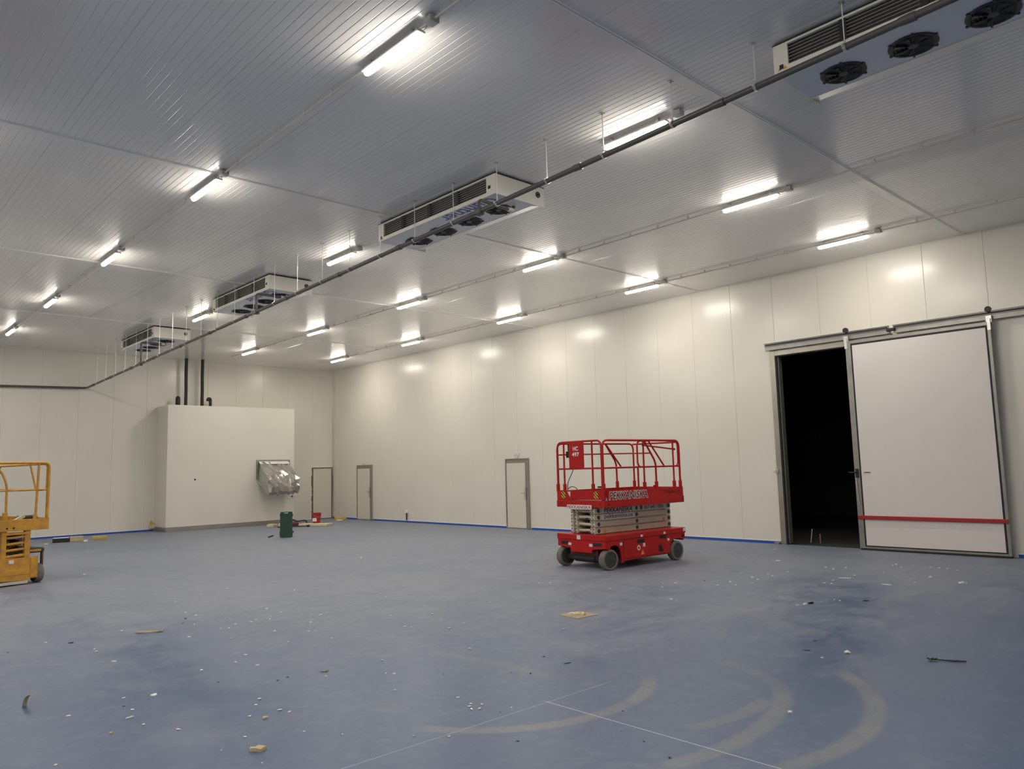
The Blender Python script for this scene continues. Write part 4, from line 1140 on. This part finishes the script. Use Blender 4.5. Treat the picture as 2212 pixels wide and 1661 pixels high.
scrap('foam_flake', 'crumb', (5.365, 2.88), .038, .024, .010, -.9, 20, 'white pill-shaped flake in the right foreground', 'flake')
scrap('dark_strip', 'darkbit', (7.615, 3.765), .06, .02, .004, -.5, 21, 'faint dark shred behind the crumpled paper scrap', 'shred')
scrap('dark_strip', 'darkbit', (7.19, 3.64), .07, .02, .004, -1.2, 22, 'faint dark shred left of the crumpled paper scrap', 'shred')
scrap('foam_flake', 'crumb', (5.30, 25.43), .12, .09, .02, .2, 23, 'white flake on the floor right of the orange lift', 'flake')
scrap('foam_flake', 'crumb', (6.30, 25.33), .13, .10, .05, .2, 24, 'white lump in front of the beige foam block', 'lump')
# square brown board with pale pieces on it
b = MB(); b.box(-.17, .17, -.17, .17, 0, .006); o = b.build('card_square', 'card'); o.location = (7.115, 6.53, .0003); o.rotation_euler = (0, 0, -.08)
tag(o, 'square brown card lying flat in front of the red lift', 'card')
o = scrap('foam_piece', 'planks', (7.055, 6.545), .20, .12, .03, -.55, 31, 'larger pale foam piece on the square brown card', 'foam piece'); o.location.z = .0068
o = scrap('foam_piece', 'planks', (7.12, 6.46), .10, .07, .03, .3, 32, 'smaller pale foam piece on the square brown card', 'foam piece'); o.location.z = .0068
# curled card standing up
b = MB(); pts = [(-.02, 0, 0), (-.016, 0, .035), (-.006, 0, .065), (.012, 0, .085), (.045, 0, .095)]
a = [b.bm.verts.new((x, -.018 - z * .05, z)) for x, _, z in pts]; c = [b.bm.verts.new((x + .004, .02, z)) for x, _, z in pts]
a2 = [b.bm.verts.new((x + .003, -.018 - z * .05, z)) for x, _, z in pts]; c2 = [b.bm.verts.new((x + .007, .02, z)) for x, _, z in pts]
for k in range(4):
    b.bm.faces.new((a[k], a[k + 1], c[k + 1], c[k])); b.bm.faces.new((a2[k], c2[k], c2[k + 1], a2[k + 1]))
    b.bm.faces.new((a[k], a2[k], a2[k + 1], a[k + 1])); b.bm.faces.new((c[k], c[k + 1], c2[k + 1], c2[k]))
b.bm.faces.new((a[0], c[0], c2[0], a2[0])); b.bm.faces.new((a[4], a2[4], c2[4], c[4]))
o = b.build('curled_card', 'card'); o.location = (1.455, 7.42, .0005); o.rotation_euler = (0, 0, -.75); o.scale = (1.15, 1.2, 1.05)
tag(o, 'curled brown card scrap standing at the lower left', 'card')
# green sprig
r = empty('plant_sprig', (7.60, 2.54, 0)); r.rotation_euler = (0, 0, -1.10); tag(r, 'dry green leafy sprig lying in the right foreground', 'sprig')
b = MB(); b.tube([(-.15, 0, .010), (-.06, .006, .009), (.04, -.006, .008), (.15, .003, .008)], [.004, .005, .007, .006], 6); b.build('stem', 'stem', r, 60)
rn = random.Random(4)
for k in range(11):
    x = -.15 + rn.uniform(0, .055) if k < 7 else rn.uniform(.03, .14)
    l_ = rn.uniform(.032, .055) if k < 7 else rn.uniform(.02, .03)
    b = MB(); a_ = rn.uniform(0, 6.28)
    mm = Matrix.Translation((x, rn.uniform(-.008, .008), .010)) @ Matrix.Rotation(a_, 4, 'Z') @ Matrix.Rotation(rn.uniform(-.6, .1), 4, 'Y')
    P = [(0, 0), (l_ * .4, l_ * .3), (l_, 0), (l_ * .4, -l_ * .3)]
    va = [b.bm.verts.new(mm @ Vector((u, v, .0))) for u, v in P]; vb = [b.bm.verts.new(mm @ Vector((u, v, .0015))) for u, v in P]
    for v in va + vb: v.co.z = max(v.co.z, .001)
    b.bm.faces.new(va); b.bm.faces.new(list(reversed(vb)))
    for i in range(4): b.bm.faces.new((va[i], vb[i], vb[(i + 1) % 4], va[(i + 1) % 4]))
    b.build('leaf', 'leaf' if k < 7 else 'stem', r)
